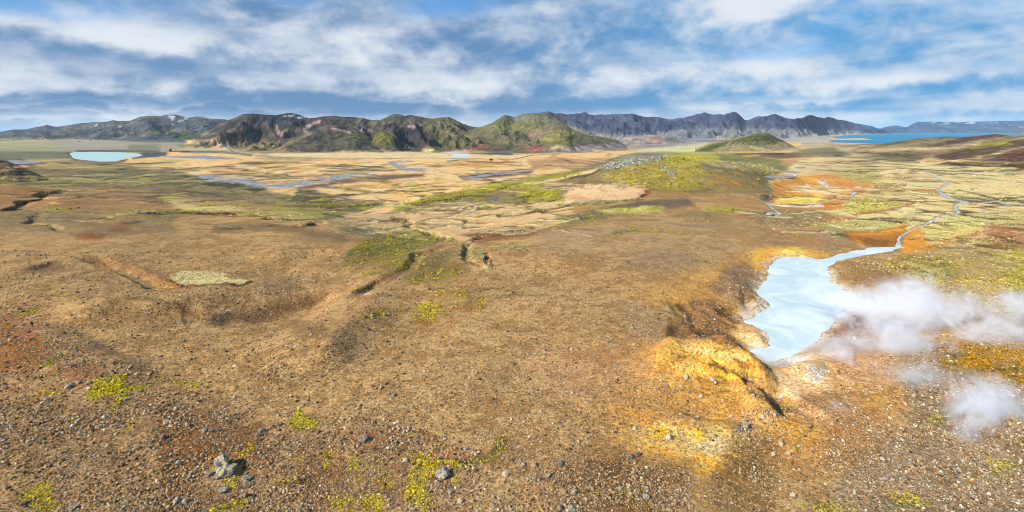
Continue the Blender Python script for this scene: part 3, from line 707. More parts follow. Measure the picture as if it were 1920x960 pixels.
area([(500,288),(760,284),(900,290),(1000,292),(990,297),(700,296),(520,294)], (236,208,150), (216,182,124), f=2, vein=.1)
line([(340,284),(420,285),(470,291)], 3, (110,112,84), f=2); spot(520, 305, 60, 4, (150,142,66), (170,140,80), op=.8); spot(478, 306, 22, 3, (96,88,60), op=.8); spot(315, 301, 30, 3, (182,170,88), op=.7)
area([(480,292),(560,294),(640,297),(560,300),(480,298)], (166,150,110), f=2, op=.6)
specks(26, 400, 700, 300, 335, 16, 1.3, (132,92,66), op=.7); specks(40, 700, 1150, 300, 352, 18, 1.5, (112,78,60), op=.7); spot(900, 307, 70, 7, (216,158,72), (196,134,62), op=.7)
area([(860,330),(920,322),(1000,320),(990,326),(920,333),(870,338)], (104,84,78), (84,68,66), f=2.5, op=.9); area([(560,352),(640,336),(720,328),(800,326),(800,331),(700,338),(640,344),(580,354)], (122,88,68), (98,76,70), f=2.5, op=.9)
area([(990,300),(1200,296),(1170,310),(1000,318)], (190,142,96), (166,118,80), f=4, op=.8, vein=.8)
line([(400,322),(450,326),(520,333),(600,330),(690,322)], 4, (140,100,72), f=3, op=.6)
area([(1190,284),(1240,276),(1320,270),(1360,266),(1330,284),(1290,292),(1200,292)], (216,208,150), (200,190,130), f=2, vein=0)
area([(1000,282),(1150,268),(1300,262),(1400,262),(1340,268),(1200,278),(1100,284)], (140,132,128), (176,160,140), f=2, vein=0)
spot(1228, 262, 16, 6, (176,146,118)); spot(1270, 262, 30, 5, (128,126,112), op=.7); spot(1380, 268, 70, 3, (220,208,180), op=.6)
# left dark spur, olive heath
area([(W_,298),(60,302),(140,300),(230,306),(330,318),(420,342),(560,370),(720,378),(720,392),(600,396),(400,372),(200,350),(W_,352)], (166,142,96), (104,90,60), f=3, vein=.5, speck=.9, stone=0, moss=.08)
area([(W_,296),(40,298),(60,314),(40,330),(W_,334)], (84,74,58), (104,92,66), f=3, speck=.3); area([(70,307),(150,308),(230,312),(240,322),(160,318),(80,314)], (170,160,96), (200,160,100), f=3, op=.8)
area([(130,320),(250,314),(350,330),(400,345),(350,352),(200,340)], (134,122,80), (92,88,58), f=4, op=.8); area([(330,325),(420,337),(500,352),(480,360),(400,350)], (78,80,50), (60,62,44), f=2.5)
area([(W_,338),(100,334),(230,336),(220,342),(100,342),(W_,348)], (150,146,84), f=3, op=.7); area([(240,306),(330,306),(350,316),(300,320),(250,314)], (226,190,120), f=3, op=.7); specks(18, 0, 340, 306, 340, 16, 1.2, (60,56,44), op=.8); specks(12, 0, 330, 325, 345, 14, 1.6, (186,176,60), op=.8)
spot(45, 312, 14, 3, (214,160,116)); spot(15, 316, 20, 3, (212,170,120)); spot(640, 388, 90, 7, (86,84,56), (110,104,66))
area([(560,352),(720,384),(720,400),(640,398),(540,380)], (82,80,56), (104,96,62), f=3, op=.9)
# brown domes on the left
area([(W_,340),(80,350),(120,372),(60,388),(W_,388)], (172,122,72), (136,94,56), f=8, op=.85); area([(100,372),(200,360),(300,366),(330,392),(200,398),(110,396)], (184,138,84), (146,106,64), f=8, op=.85)
area([(W_,388),(60,390),(200,395),(330,400),(330,440),(W_,460)], (164,136,88), (124,102,64), f=12, speck=.5)
area([(W_,440),(200,430),(380,440),(700,470),(900,520),(500,560),(W_,560)], (192,152,98), (148,114,70), f=20, op=.8, stone=.25)
line([(0,394),(30,394),(32,385),(50,379),(80,373),(95,366)], [2.5,3,3,2.5,2,1.5], (44,36,26), f=1); line([(95,366),(105,362),(115,358)], 4, (150,140,80), (60,50,36), f=2, tuft=.7); line([(58,400),(64,412),(80,420),(95,428)], 3, (160,140,86), (60,46,32), tuft=.5)
spot(170, 444, 26, 7, (168,84,36), (140,74,38)); spot(225, 428, 22, 8, (140,92,56)); spot(190, 437, 60, 9, (100,76,54), op=.45); spot(140, 413, 32, 6, (78,64,48), op=.6); spot(112, 392, 20, 3, MOSS, OLIVE, op=.8, moss=.7); spot(100, 381, 14, 2, (206,186,80), op=.9); spot(245, 418, 20, 3, (80,64,54), op=.7)
line([(190,412),(215,404),(240,399),(262,398)], [3,6,4,2], (190,174,84), (150,130,70), f=2, tuft=.7); line([(258,398),(300,399),(340,398),(390,400),(440,403)], 4.5, (44,34,26), f=1.5); line([(270,394),(330,394),(400,396),(460,398),(560,404)], 2.5, (166,150,60), (90,76,44), f=1.5, tuft=.8)
area([(305,370),(325,372),(360,376),(420,382),(455,388),(465,394),(420,396),(350,394),(330,386)], (232,206,136), (204,170,100), f=3, tuft=.3, speck=.4)
spot(290, 367, 26, 7, (92,78,58), (120,100,64), op=.9); spot(262, 398.5, 4, 1.4, SNOW); spot(270, 397.5, 3, 1.2, SNOW); spot(318, 370, 22, 2.5, (190,186,60), op=.8)
specks(26, 370, 720, 372, 402, 18, 2.2, (184,174,44), (140,130,44), op=.8, moss=.4); area([(460,392),(560,394),(640,404),(590,416),(560,420),(500,412)], (204,176,104), (150,132,72), f=5, tuft=.7, speck=.6); area([(560,396),(720,398),(700,412),(620,412)], (150,140,86), (110,98,62), f=4)
line([(470,402),(530,412),(590,414),(600,420),(560,424),(500,424)], 2.4, (58,44,34), f=1.5, op=.9); line([(580,398),(640,406),(700,418)], 2, (70,50,36), f=1.5, op=.8)
line([(400,430),(470,424),(540,428),(600,440),(640,450)], 9, (104,86,60), f=8, op=.65); spot(440, 428, 26, 3, (84,72,56), op=.8); spot(620, 445, 90, 14, (124,98,64), op=.5)
line([(160,480),(200,492),(250,503),(290,520),(330,530)], [4,7,12,18,10], (140,92,54), (130,92,58), f=9, op=.6); spot(330, 535, 40, 5, (176,96,40), op=.8)
area([(318,520),(340,507),(380,505),(420,515),(450,522),(466,529),(440,534),(400,533),(360,532),(330,534)], (228,204,142), (190,164,104), f=2, tuft=.9, speck=.7, stone=0); line([(318,526),(330,534),(360,533),(400,534),(450,534),(468,530)], 2, (60,44,30), f=1.5)
line([(328,566),(345,580),(370,590),(385,600)], 5, (126,66,36), f=4, op=.8); line([(350,588),(300,560),(240,560)], 3, (104,80,54), f=3, op=.5)
area([(440,600),(500,575),(560,560),(620,550),(600,570),(540,590),(480,612)], (120,82,46), (104,72,42), f=9, op=.8); spot(560, 612, 28, 14, (132,96,58), op=.7); spot(600, 625, 20, 12, (120,84,50), op=.6); line([(620,640),(660,610),(700,560),(760,500),(820,460)], 18, (176,134,86), f=20, op=.5)
spot(90, 502, 40, 10, (110,78,52), op=.6); line([(40,512),(110,490)], 5, (104,76,50), f=5, op=.6)
# centre valley
area([(640,404),(720,384),(860,372),(1000,372),(1080,382),(1060,410),(1000,430),(930,440),(880,452),(820,448),(760,436),(660,424)], (226,190,134), (200,158,104), f=4, vein=1.0, stone=.05, speck=.3, tuft=.15)
area([(700,410),(660,424),(740,432),(800,444),(820,460),(780,470),(700,452),(600,425),(600,412)], (198,166,110), (170,136,84), f=4, op=.7, tuft=.5)
area([(690,446),(760,432),(820,440),(830,452),(780,470),(740,488),(680,492),(640,500),(650,474)], (128,118,60), (92,88,46), f=7, moss=.55, speck=.6); area([(640,425),(740,434),(820,446),(800,452),(720,444),(640,438)], (70,70,50), f=5, op=.45)
line([(735,408),(760,415),(790,430),(820,445),(850,452)], [3,5,6,7,6], (74,60,40), (150,142,60), f=3, tuft=.9); line([(700,436),(740,440),(800,450)], 2.5, (206,170,90), f=1.5); line([(1000,428),(940,438),(900,446),(880,452)], [3,5,6,5], (90,62,42), f=3, tuft=.6)
area([(880,446),(950,436),(1000,430),(1080,424),(1060,434),(960,446),(900,456)], (150,106,66), (126,88,56), f=4); spot(900, 440, 40, 5, (136,92,58))
line([(880,452),(870,470),(880,490),(915,505),(905,480),(890,460)], [4,4,3,3,4,5], (196,182,120), (80,62,40), f=3, tuft=.9, op=.9); line([(910,478),(920,500)], 3, (70,44,28), f=2); spot(880, 475, 26, 9, (172,160,94), (112,94,54), tuft=.9, op=.9); spot(950, 462, 40, 6, (190,172,112), (130,108,66), tuft=.8, op=.8)
line([(830,462),(790,478),(760,496),(720,520),(670,552)], [4,5,6,8,5], (130,90,52), (104,72,44), f=5, op=.8); line([(660,548),(690,542),(712,528)], 2, (80,60,50), f=2); spot(686, 549, 8, 1.4, WHITE, op=.8); spot(800, 470, 20, 4, (206,140,76), op=.7)
area([(680,478),(760,478),(830,470),(870,500),(840,540),(760,520),(700,510),(640,500)], (160,134,84), (124,104,60), f=14, moss=.35, op=.8)
for x, y, rx, ry, mo in [(800,598,26,20,.85),(815,580,40,14,.5),(880,575,34,10,.55),(850,552,50,14,.4),(720,585,34,10,.3),(724,610,12,6,.4),(740,500,40,14,.4),(690,488,50,10,.4),(840,510,40,16,.35)]:
    spot(x, y, rx, ry, (146,116,58), (128,92,46), op=.6, moss=mo)
specks(26, 640, 920, 480, 600, 16, 3, (150,142,56), (110,90,44), op=.6, moss=.6)
spot(870, 582, 26, 4, (156,84,34), op=.7); spot(800, 604, 18, 8, (150,100,34), op=.6)
# mossy ridge rising to the right
area([(720,402),(780,378),(860,362),(940,348),(1000,335),(1060,322),(1110,310),(1160,292),(1200,286),(1260,286),(1380,290),(1460,300),(1480,330),(1440,362),(1240,360),(1160,350),(1080,362),(1040,378),(960,384),(900,378),(800,394)], (150,130,84), (112,98,60), f=3, vein=.25, stone=.1, speck=.6)
line([(740,392),(820,372),(900,358),(980,344),(1030,334),(1090,324)], [6,9,12,15,10,6], (158,152,48), (116,112,46), f=5, moss=.5, op=.9); line([(980,346),(1030,338),(1070,330),(1110,320),(1125,314)], [3,4,4,5,4], (226,198,142), (206,176,112), f=1.5); line([(1066,335),(1100,328),(1125,318)], 2, (84,64,46), f=1.5)
spot(1010, 365, 40, 12, (168,176,34), (130,130,40), op=.95, moss=.8); spot(1010, 375, 16, 4, GREY, DARK2, op=.7); spot(925, 374, 12, 4, (112,118,112), (80,84,74), op=.9); spot(880, 368, 50, 3.5, (110,82,56), op=.8); spot(960, 350, 60, 5, (160,152,52), op=.7, moss=.5); spot(1060, 350, 40, 8, (130,110,76), op=.8)
line([(780,384),(840,376),(900,366)], 2.2, (60,54,38), f=1.5, op=.8); specks(30, 760, 1050, 350, 392, 12, 1.5, (66,58,40), op=.7); specks(24, 760, 1060, 345, 390, 10, 2.5, (170,168,50), op=.7, moss=.5)
# knoll top
area([(1120,316),(1160,294),(1200,287),(1262,287),(1250,300),(1210,306),(1180,312),(1140,318)], (170,166,146), (98,96,70), f=3, stone=.9, speck=1.0)
area([(1130,330),(1180,312),(1240,300),(1300,306),(1340,330),(1330,352),(1260,358),(1180,350),(1140,345)], (198,178,88), (138,114,62), f=5, moss=.6, stone=.5, speck=.8)
area([(1240,290),(1300,287),(1360,292),(1350,304),(1290,306),(1250,302)], (190,182,52), (150,142,54), f=4, moss=.7); area([(1340,288),(1400,288),(1460,302),(1500,328),(1440,330),(1380,310)], (132,128,70), (108,104,62), f=5, moss=.3)
specks(40, 1140, 1440, 300, 356, 9, 2.0, (216, 184, 124), (176, 146, 92), op=.7)
specks(20, 1160, 1420, 300, 352, 8, 2.2, (128, 112, 70), (108, 94, 58), op=.7)
for i in range(9): line([(1300 + i * 17, 296 + i * 1.6), (1345 + i * 17, 312 + i * 2.6)], 2.2, (224,196,140), f=2, op=.7)
area([(1290,330),(1380,322),(1440,340),(1430,362),(1340,362)], (168,132,88), (128,108,66), f=6, moss=.25, op=.8); line([(1345,332),(1370,340),(1385,346)], 4, (206,128,66), f=4, op=.8); line([(1245,314),(1258,322),(1264,330)], 5, (150,154,146), f=4, op=.8, stone=.8)
area([(1054,366),(1080,352),(1120,345),(1170,346),(1205,350),(1216,356),(1200,370),(1160,376),(1100,380),(1062,384)], (230,196,140), (214,166,118), f=3, moss=0, stone=0, vein=.25, tuft=.2); spot(1075, 370, 20, 6, (222,160,116), op=.8); line([(1220,356),(1212,364),(1195,371)], 5, (128,66,34), f=2); specks(14, 1090, 1215, 342, 352, 8, 1.6, (170,156,96), (90,80,50), op=.8, tuft=.7)
line([(1050,386),(1100,382),(1160,376),(1200,372)], 3, (150,146,74), (80,70,44), f=2, tuft=.9); area([(1080,400),(1200,376),(1290,372),(1300,382),(1250,392),(1150,398)], (116,94,76), (92,78,66), f=5, op=.85, stone=.1)
area([(1040,404),(1130,396),(1160,402),(1130,414),(1060,424)], (96,82,66), (134,126,70), f=4, moss=.3, op=.9)
area([(1115,394),(1160,390),(1215,386),(1250,388),(1240,396),(1180,402),(1130,399)], (206,200,110), (160,158,66), f=2.5, tuft=.9, moss=.4); line([(1150,440),(1190,432),(1230,430),(1270,436)], 6, (118,108,62), (92,80,52), f=4, moss=.5)
line([(1320,394),(1350,391),(1400,396)], 3, (170,164,56), f=3, moss=.6); area([(1270,405),(1330,400),(1380,412),(1360,420),(1290,418)], (116,110,64), (94,84,58), f=5, op=.8, moss=.3); spot(1320, 424, 40, 6, (128,112,92), op=.7); spot(1390, 402, 30, 3, (206,132,70), op=.6); spot(1380, 380, 40, 4, (190,122,70), op=.5)
area([(1010,430),(1300,400),(1440,410),(1440,470),(1250,480),(1000,470)], (188,152,108), (156,122,80), f=16, op=.7, stone=.12)
spot(1240, 490, 80, 24, (150,128,100), (130,106,76), op=.5)
# right valley: pale bog
area([(1440,345),(1460,330),(1500,300),(1540,290),(1640,280),(E_,270),(E_,520),(1820,470),(1740,470),(1700,430),(1560,400),(1460,380)], STRAW, STRAW2, f=4, vein=.85, stone=0, speck=.5, tuft=.12, moss=0)
area([(1500,270),(1640,268),(1760,290),(1640,300),(1540,296)], (208,184,138), (170,150,106), f=4, speck=.4); area([(1500,280),(1560,276),(1600,290),(1500,296),(1440,300)], (130,120,84), (104,96,70), f=3, op=.8); spot(1460, 291, 40, 5, (136,92,64), (110,84,60)); spot(1403, 292, 14, 2.5, (196,120,70)); line([(1380,289),(1430,288),(1470,288)], 2, (60,56,50), f=1.5, op=.8)
area([(1300,284),(1330,268),(1380,258),(1420,256),(1470,268),(1505,280),(1440,285),(1360,286)], (176,160,106), (146,134,88), f=2, speck=.3, vein=0, moss=0, stone=0); area([(1365,272),(1385,259),(1410,250),(1440,250),(1470,264),(1450,270),(1420,274),(1390,270)], (108,112,56), (88,92,52), f=2.5, speck=.5, vein=0); area([(1305,284),(1330,272),(1375,264),(1360,272),(1335,284)], (108,116,52), (84,86,52), f=2, vein=0)
for i in range(12): line([(1352 + i * 13, 285), (1372 + i * 8.6, 266)], 1.4, (204,184,136), f=1.5, op=.6)
# far lake margins
area([(1560,262),(1640,262),(1636,266),(1570,266)], (206,188,156), f=1); area([(1500,256),(1562,256),(1562,268),(1500,272)], (196,182,158), (170,158,140), f=2)
# right hill slopes
area([(1640,272),(1700,262),(1775,256),(1850,253),(1920,243),(E_,228),(E_,300),(1920,300),(1840,300),(1760,296),(1700,300),(1620,298)], (176,160,108), (140,122,80), f=3, vein=.1, speck=.5, stone=0)
line([(1745,273),(1790,264),(1850,256),(1930,246)], [3,7,6,4], (106,80,64), f=3, op=.9); line([(1660,270),(1700,264),(1740,259),(1790,256)], 4, (128,114,76), f=3); area([(1752,292),(1800,280),(1850,268),(1920,262),(E_,250),(E_,280),(1920,286),(1860,292),(1800,302),(1770,300)], (118,96,66), (96,76,58), f=4, speck=.4); line([(1820,276),(1860,270),(1890,268)], 6, (176,172,66), (140,136,60), f=4); line([(1640,282),(1720,280),(1790,276),(1830,270)], 5, (226,200,146), f=3, op=.8)
area([(1840,302),(1880,290),(1930,276),(E_,262),(E_,296),(1900,304)], (104,74,58), (130,90,62), f=3); line([(1780,304),(1830,296),(1870,286),(1920,276)], 3, (222,194,140), f=2, op=.8); area([(1650,288),(1700,286),(1730,296),(1720,306),(1660,302)], (132,122,76), (106,96,66), f=4, op=.85); spot(1660, 296, 50, 8, (140,128,86), op=.5)
specks(40, 1560, 1920, 282, 330, 20, 1.3, (112,98,62), op=.6); specks(26, 1500, 1920, 300, 420, 18, 2.4, (206,196,110), op=.6, tuft=.5); area([(1740,322),(1920,316),(1920,320),(1760,327)], (92,82,56), f=2, op=.6); area([(1900,308),(E_,308),(E_,322),(1905,320)], (120,70,50), f=3)
line([(1780,316),(1840,310),(1880,306)], 2, (92,82,56), f=2, op=.7)
# orange geothermal flat
area([(1460,330),(1500,330),(1560,324),(1620,330),(1640,344),(1612,360),(1600,372),(1575,388),(1560,398),(1520,392),(1470,392),(1440,384),(1450,350)], (228,160,84), (206,132,62), f=4, vein=0, tuft=0, moss=0)
area([(1450,326),(1500,330),(1580,336),(1560,346),(1500,344),(1450,340)], (234,180,84), (222,158,70), f=3, op=.8); area([(1470,348),(1540,348),(1590,352),(1600,360),(1540,366),(1500,360)], (246,224,180), (236,186,106), f=4, op=.9); area([(1460,372),(1490,364),(1540,366),(1560,374),(1520,382),(1480,386),(1450,384)], (252,226,100), (246,200,80), f=3, op=.95); spot(1500, 365, 30, 2.5, (232,164,40)); spot(1560, 384, 24, 8, (224,124,50), (208,112,50)); spot(1610, 352, 8, 3, (236,214,214)); line([(1440,382),(1460,385),(1510,388),(1540,386)], 3, (240,226,206), f=2); line([(1530,340),(1545,345),(1549,350)], 3, (232,226,224), f=1.5)
line([(1512,346),(1500,352),(1498,360)], 2, (236,220,210), f=1.5); spot(1440, 371, 14, 6, (92,84,64), (66,58,46), tuft=.7); spot(1460, 406, 16, 5, (240,206,110), (150,120,90)); spot(1450, 400, 16, 6, (150,120,96), op=.7); area([(1500,300),(1640,300),(1660,318),(1600,330),(1500,322)], (226,196,146), (190,160,110), f=5, op=.7); area([(1560,318),(1640,316),(1650,340),(1610,345),(1580,332)], (196,180,96), (168,152,84), f=4, op=.8, tuft=.5)
area([(1570,394),(1600,372),(1640,372),(1680,376),(1700,384),(1640,396),(1600,402)], (220,210,120), (196,180,96), f=4, moss=.5, tuft=.6); area([(1640,344),(1700,344),(1700,352),(1660,356),(1635,352)], (190,170,96), (140,110,74), f=3, tuft=.7); line([(1600,360),(1660,358),(1720,356),(1760,358)], 2, (190,118,68), f=2, op=.8); line([(1600,402),(1650,396),(1700,386),(1740,376)], [3,4,3,2], (156,98,60), f=2.5, op=.9, tuft=.4)
spot(1690, 330, 50, 6, (234,190,132), op=.8); area([(1690,322),(1720,322),(1740,330),(1720,334),(1690,330)], (240,206,150), f=4, op=.5)
area([(1530,416),(1560,408),(1600,406),(1604,416),(1560,422)], (216,138,66), (190,112,56), f=3); area([(1440,396),(1530,392),(1560,408),(1540,424),(1460,432),(1400,416)], (182,146,98), (140,116,78), f=5, vein=.2, tuft=.3, stone=.1); area([(1520,420),(1600,412),(1690,406),(1720,398),(1700,418),(1650,430),(1580,434)], (216,202,120), (160,146,84), f=4, tuft=.9, speck=.5)
area([(1480,442),(1500,436),(1530,448),(1540,458),(1515,460),(1490,450)], (196,110,44), (226,158,54), f=4); area([(1400,436),(1580,432),(1620,452),(1560,466),(1440,460)], (178,140,96), (146,112,74), f=8, op=.8, stone=.1); area([(1560,432),(1620,440),(1620,452),(1570,448)], (206,196,130), (96,84,54), f=4, tuft=.9)
area([(1584,436),(1640,434),(1690,424),(1712,420),(1690,440),(1682,450),(1684,458),(1660,466),(1630,462),(1600,452)], (206,116,44), (176,92,40), f=3, tuft=0, vein=0); area([(1610,448),(1640,446),(1680,452),(1655,466),(1625,460)], (140,76,42), (156,84,40), f=3); line([(1600,440),(1650,438),(1690,430)], 4, (230,148,50), f=3)
area([(1692,446),(1720,424),(1732,432),(1745,460),(1740,474),(1700,480),(1690,470)], (234,152,52), (220,136,50), f=4, tuft=0); area([(1730,424),(1790,404),(1860,408),(1850,428),(1800,446),(1750,462),(1735,450)], (232,214,130), (198,178,96), f=4, tuft=.8, speck=.5); line([(1750,464),(1790,450),(1840,436),(1880,424)], [8,7,6,6], (206,120,52), (170,110,66), f=4); line([(1750,464),(1800,452)], 5, (240,156,50), f=2)
area([(1760,460),(1850,440),(1900,440),(1880,462),(1800,480),(1740,480)], (216,184,128), (196,160,104), f=6, tuft=0); area([(1850,440),(1900,420),(E_,420),(E_,468),(1880,466),(1840,456)], (190,132,84), (166,114,72), f=5, tuft=.15); spot(1850, 424, 10, 8, (200,150,130)); area([(1800,400),(E_,392),(E_,424),(1850,424)], (226,204,126), (150,130,76), f=6, tuft=.7, speck=.5); spot(1825, 456, 34, 10, (206,186,120), (120,84,54), tuft=.9)
area([(1680,480),(1740,470),(1800,470),(1880,464),(E_,464),(E_,640),(1900,600),(1800,560),(1720,550),(1690,520),(1600,500)], (186,150,98), (150,128,72), f=8, tuft=.5, moss=.25, speck=.6, stone=.1)
area([(1600,500),(1680,484),(1720,500),(1700,540),(1650,540),(1580,520)], (170,124,74), (140,104,62), f=8, stone=.2); area([(1700,490),(1780,488),(1790,520),(1720,526)], (196,180,110), (110,96,56), f=7, tuft=.9); area([(1860,470),(E_,470),(E_,520),(1900,515)], (160,158,66), (180,150,96), f=8, moss=.7, tuft=.5); area([(1790,490),(1860,500),(1880,560),(1810,560)], (206,170,112), (170,136,86), f=10, tuft=.35); spot(1730, 545, 16, 16, (150,142,60), op=.8, moss=.4); spot(1770, 545, 22, 8, (140,80,60), op=.6)
spot(1905, 525, 20, 20, (150,160,50), op=.7, moss=.7)
# pool surroundings
area([(1180,560),(1260,540),(1400,470),(1440,480),(1440,520),(1410,560),(1400,600),(1440,640),(1420,680),(1480,720),(1520,700),(1600,640),(1640,640),(1700,760),(1560,860),(1300,920),(1180,880),(1120,760),(1180,660)], (220,164,78), (184,128,56), f=34, stone=.3, op=.92)
area([(1400,474),(1440,464),(1500,466),(1550,474),(1530,484),(1460,482),(1440,494),(1420,500)], (246,196,76), (226,150,60), f=5); spot(1480, 472, 30, 5, (252,220,96)); line([(1395,490),(1420,505),(1435,510)], 5, (236,164,50), f=4); line([(1380,510),(1410,520),(1436,532)], 5, (206,140,60), f=5); specks(10, 1400, 1440, 500, 540, 10, 1.6, (246,190,50), op=.8, slope=.5)
area([(1400,490),(1430,520),(1415,560),(1370,570),(1330,540),(1360,500)], (166,130,90), (130,98,64), f=9, speck=.6, stone=.4)
area([(1386,575),(1420,556),(1446,574),(1425,590),(1395,602)], (226,206,180), (206,170,130), f=4, stone=.1); area([(1372,620),(1392,606),(1425,616),(1444,630),(1444,646),(1410,652),(1385,640)], (240,196,130), (226,166,106), f=4, stone=.05)
area([(1240,620),(1300,580),(1360,580),(1400,600),(1370,620),(1400,655),(1430,680),(1400,690),(1340,640),(1290,640)], (112,80,50), (150,104,60), f=7, speck=.5, op=.9); area([(1270,570),(1330,555),(1380,580),(1340,600),(1290,610)], (150,106,60), (120,88,58), f=7, op=.8); line([(1270,570),(1290,590),(1300,620),(1345,640)], 6, (70,54,38), f=5, op=.7)
area([(1226,668),(1270,636),(1340,640),(1400,656),(1440,700),(1400,720),(1340,706),(1260,712),(1216,700)], (240,184,84), (216,148,52), f=8, stone=.1, op=.95); line([(1290,650),(1340,660),(1390,672)], 10, (240,200,130), f=8, op=.7); spot(1395, 680, 22, 7, (222,136,48)); spot(1365, 700, 28, 9, (240,180,60)); line([(1330,688),(1370,694),(1400,715),(1430,730)], 4, (96,66,38), f=3, op=.8)
area([(1330,720),(1400,716),(1450,750),(1470,780),(1400,800),(1300,790),(1260,750)], (222,164,76), (190,132,58), f=12, stone=.3, op=.85); line([(1400,735),(1430,745),(1470,770),(1500,772)], 7, (104,80,52), f=6, op=.75)
area([(1440,690),(1480,676),(1530,660),(1560,700),(1560,740),(1500,760),(1460,730)], (244,206,150), (226,172,110), f=8, stone=.15); spot(1530, 700, 20, 16, (232,226,220), (216,190,160)); spot(1490, 672, 30, 6, (230,220,210)); spot(1465, 745, 10, 5, (232,222,200)); area([(1500,740),(1600,720),(1620,780),(1540,800),(1490,780)], (202,152,96), (170,124,76), f=12)
area([(1540,620),(1600,590),(1680,590),(1700,630),(1650,660),(1560,660)], (160,96,54), (140,84,50), f=10, stone=.3); area([(1550,660),(1640,650),(1700,690),(1640,730),(1560,720)], (206,150,96), (226,176,122), f=12, op=.9); line([(1520,640),(1550,615),(1598,582)], 4, (150,92,56), f=3)
area([(1190,800),(1230,790),(1290,800),(1360,806),(1390,830),(1370,860),(1320,880),(1250,860),(1200,840)], (244,200,110), (232,166,54), f=12, stone=.3); spot(1240, 815, 26, 12, (250,192,40)); spot(1290, 880, 34, 14, (214,158,40)); spot(1330, 836, 40, 18, (232,206,160), op=.7); spot(1200, 780, 30, 14, (222,150,60), op=.7); spot(1310, 812, 14, 10, (240,180,40), op=.8)
area([(1380,830),(1440,820),(1470,860),(1440,960),(1340,980),(1320,900)], (120,90,52), (146,106,56), f=16, op=.8, stone=.3); line([(1540,775),(1530,800),(1500,835),(1480,850)], 4, (226,176,96), f=4, op=.7); area([(1540,800),(1640,760),(1700,820),(1640,900),(1560,880)], (166,108,62), (142,104,68), f=18, op=.6, stone=.5); spot(1395, 803, 18, 12, (170,164,150), (96,88,74), stone=1.0); spot(1430, 785, 40, 14, (214,160,90), op=.6, stone=.8); spot(1575, 760, 18, 6, (190,186,176), stone=.9, op=.7)
# far right near ground
area([(1700,680),(1760,650),(E_,640),(E_,1010),(1500,1010),(1600,880),(1700,800)], (166,138,104), (130,104,72), f=18, stone=.55, speck=.6); area([(1760,672),(1790,660),(1830,650),(1900,660),(E_,670),(E_,720),(1900,724),(1850,716),(1780,705)], (160,128,40), (110,80,36), f=7, moss=.95, speck=.8); area([(1830,656),(1900,656),(E_,662),(E_,690),(1860,684)], (190,142,46), (166,116,44), f=8, moss=.3)
for x, y, rx, ry in [(1890,880,30,22),(1905,780,22,18),(1860,760,20,14),(1760,790,20,12),(1840,900,24,10),(1700,940,40,16),(1560,950,60,16),(1800,735,24,10)]: spot(x, y, rx, ry, (140,132,66), (100,84,50), op=.6, moss=.5)
# brown and rusty foreground with moss
area([(W_,600),(60,570),(160,640),(330,700),(470,800),(640,780),(760,800),(900,850),(1200,860),(1300,900),(1300,1010),(W_,1010)], (184,142,92), (134,98,60), f=26, stone=.7, speck=.7, op=.85)
area([(W_,600),(40,600),(90,650),(60,700),(W_,700)], (160,84,42), (130,78,48), f=14, op=.85); area([(300,760),(420,780),(500,800),(490,860),(380,880),(330,960),(300,900)], (142,84,42), (112,70,40), f=18, op=.85, stone=.95); spot(140, 700, 50, 16, (150,86,50), op=.6); spot(600, 900, 60, 50, (126,74,40), op=.6, stone=.95); spot(850, 860, 50, 18, (176,108,54), op=.7); spot(700, 820, 50, 20, (150,92,50), op=.5); spot(80, 940, 60, 24, (104,84,48), op=.6, stone=.8)
area([(1040,860),(1160,850),(1300,880),(1280,1010),(1040,1010)], (132,88,46), (106,78,44), f=20, op=.8, stone=1.0); area([(840,900),(1000,890),(1010,1010),(860,1010)], (196,160,110), (166,126,80), f=16, op=.8, stone=.6); spot(130, 880, 80, 50, (164,128,88), op=.4, stone=.5); spot(1130, 700, 120, 60, (196,140,94), (170,122,80), op=.5, stone=.3)
area([(1160,560),(1260,580),(1240,640),(1180,640)], (182,152,120), (150,122,92), f=14, stone=.75, op=.7); area([(940,820),(960,830),(920,860),(870,880),(860,870),(910,850)], (84,66,30), (110,96,30), f=6, moss=.3, op=.9)
for x, y, rx, ry, mo in [(208,735,26,24,1),(200,712,16,10,.9),(240,728,14,6,.8),(258,725,16,6,.7),(222,760,10,8,.5),(92,680,16,6,.9),(65,662,18,6,.7),(75,645,12,4,.6),(30,600,30,6,.5),(65,583,26,4,.6),(340,722,22,6,.7),(370,720,12,5,.8),(290,715,16,5,.4),(100,700,18,6,.5),(90,740,16,7,.4),(570,788,22,18,.8),(575,800,22,14,.7),
                         (430,948,30,10,1),(455,935,14,10,.8),(440,900,14,16,.6),(455,850,14,20,.6),(470,830,12,14,.5),(450,815,10,8,.5),(60,940,32,20,.9),(90,950,20,14,.8),(64,912,14,12,.5),(30,900,20,14,.35),(410,870,10,8,.6),(230,815,12,5,.5),
                         (790,885,26,26,1),(780,915,18,24,.9),(720,890,22,24,.7),(715,860,12,12,.7),(640,940,40,20,.95),(690,945,30,16,.95),(610,870,14,14,.7),(760,860,14,10,.6),(820,875,20,8,.7),(850,872,20,8,.6),(800,930,18,16,.7),(560,860,20,8,.4),(540,900,30,20,.3),(1190,940,60,20,.3),(250,790,14,6,.4),(850,890,14,8,.5),(670,880,20,30,.5),(1100,930,40,20,.25)]:
    spot(x, y, rx, ry, None, op=.95, moss=mo)
    spot(x, y, rx, ry, (140,118,50), (110,84,40), op=.45 * mo)

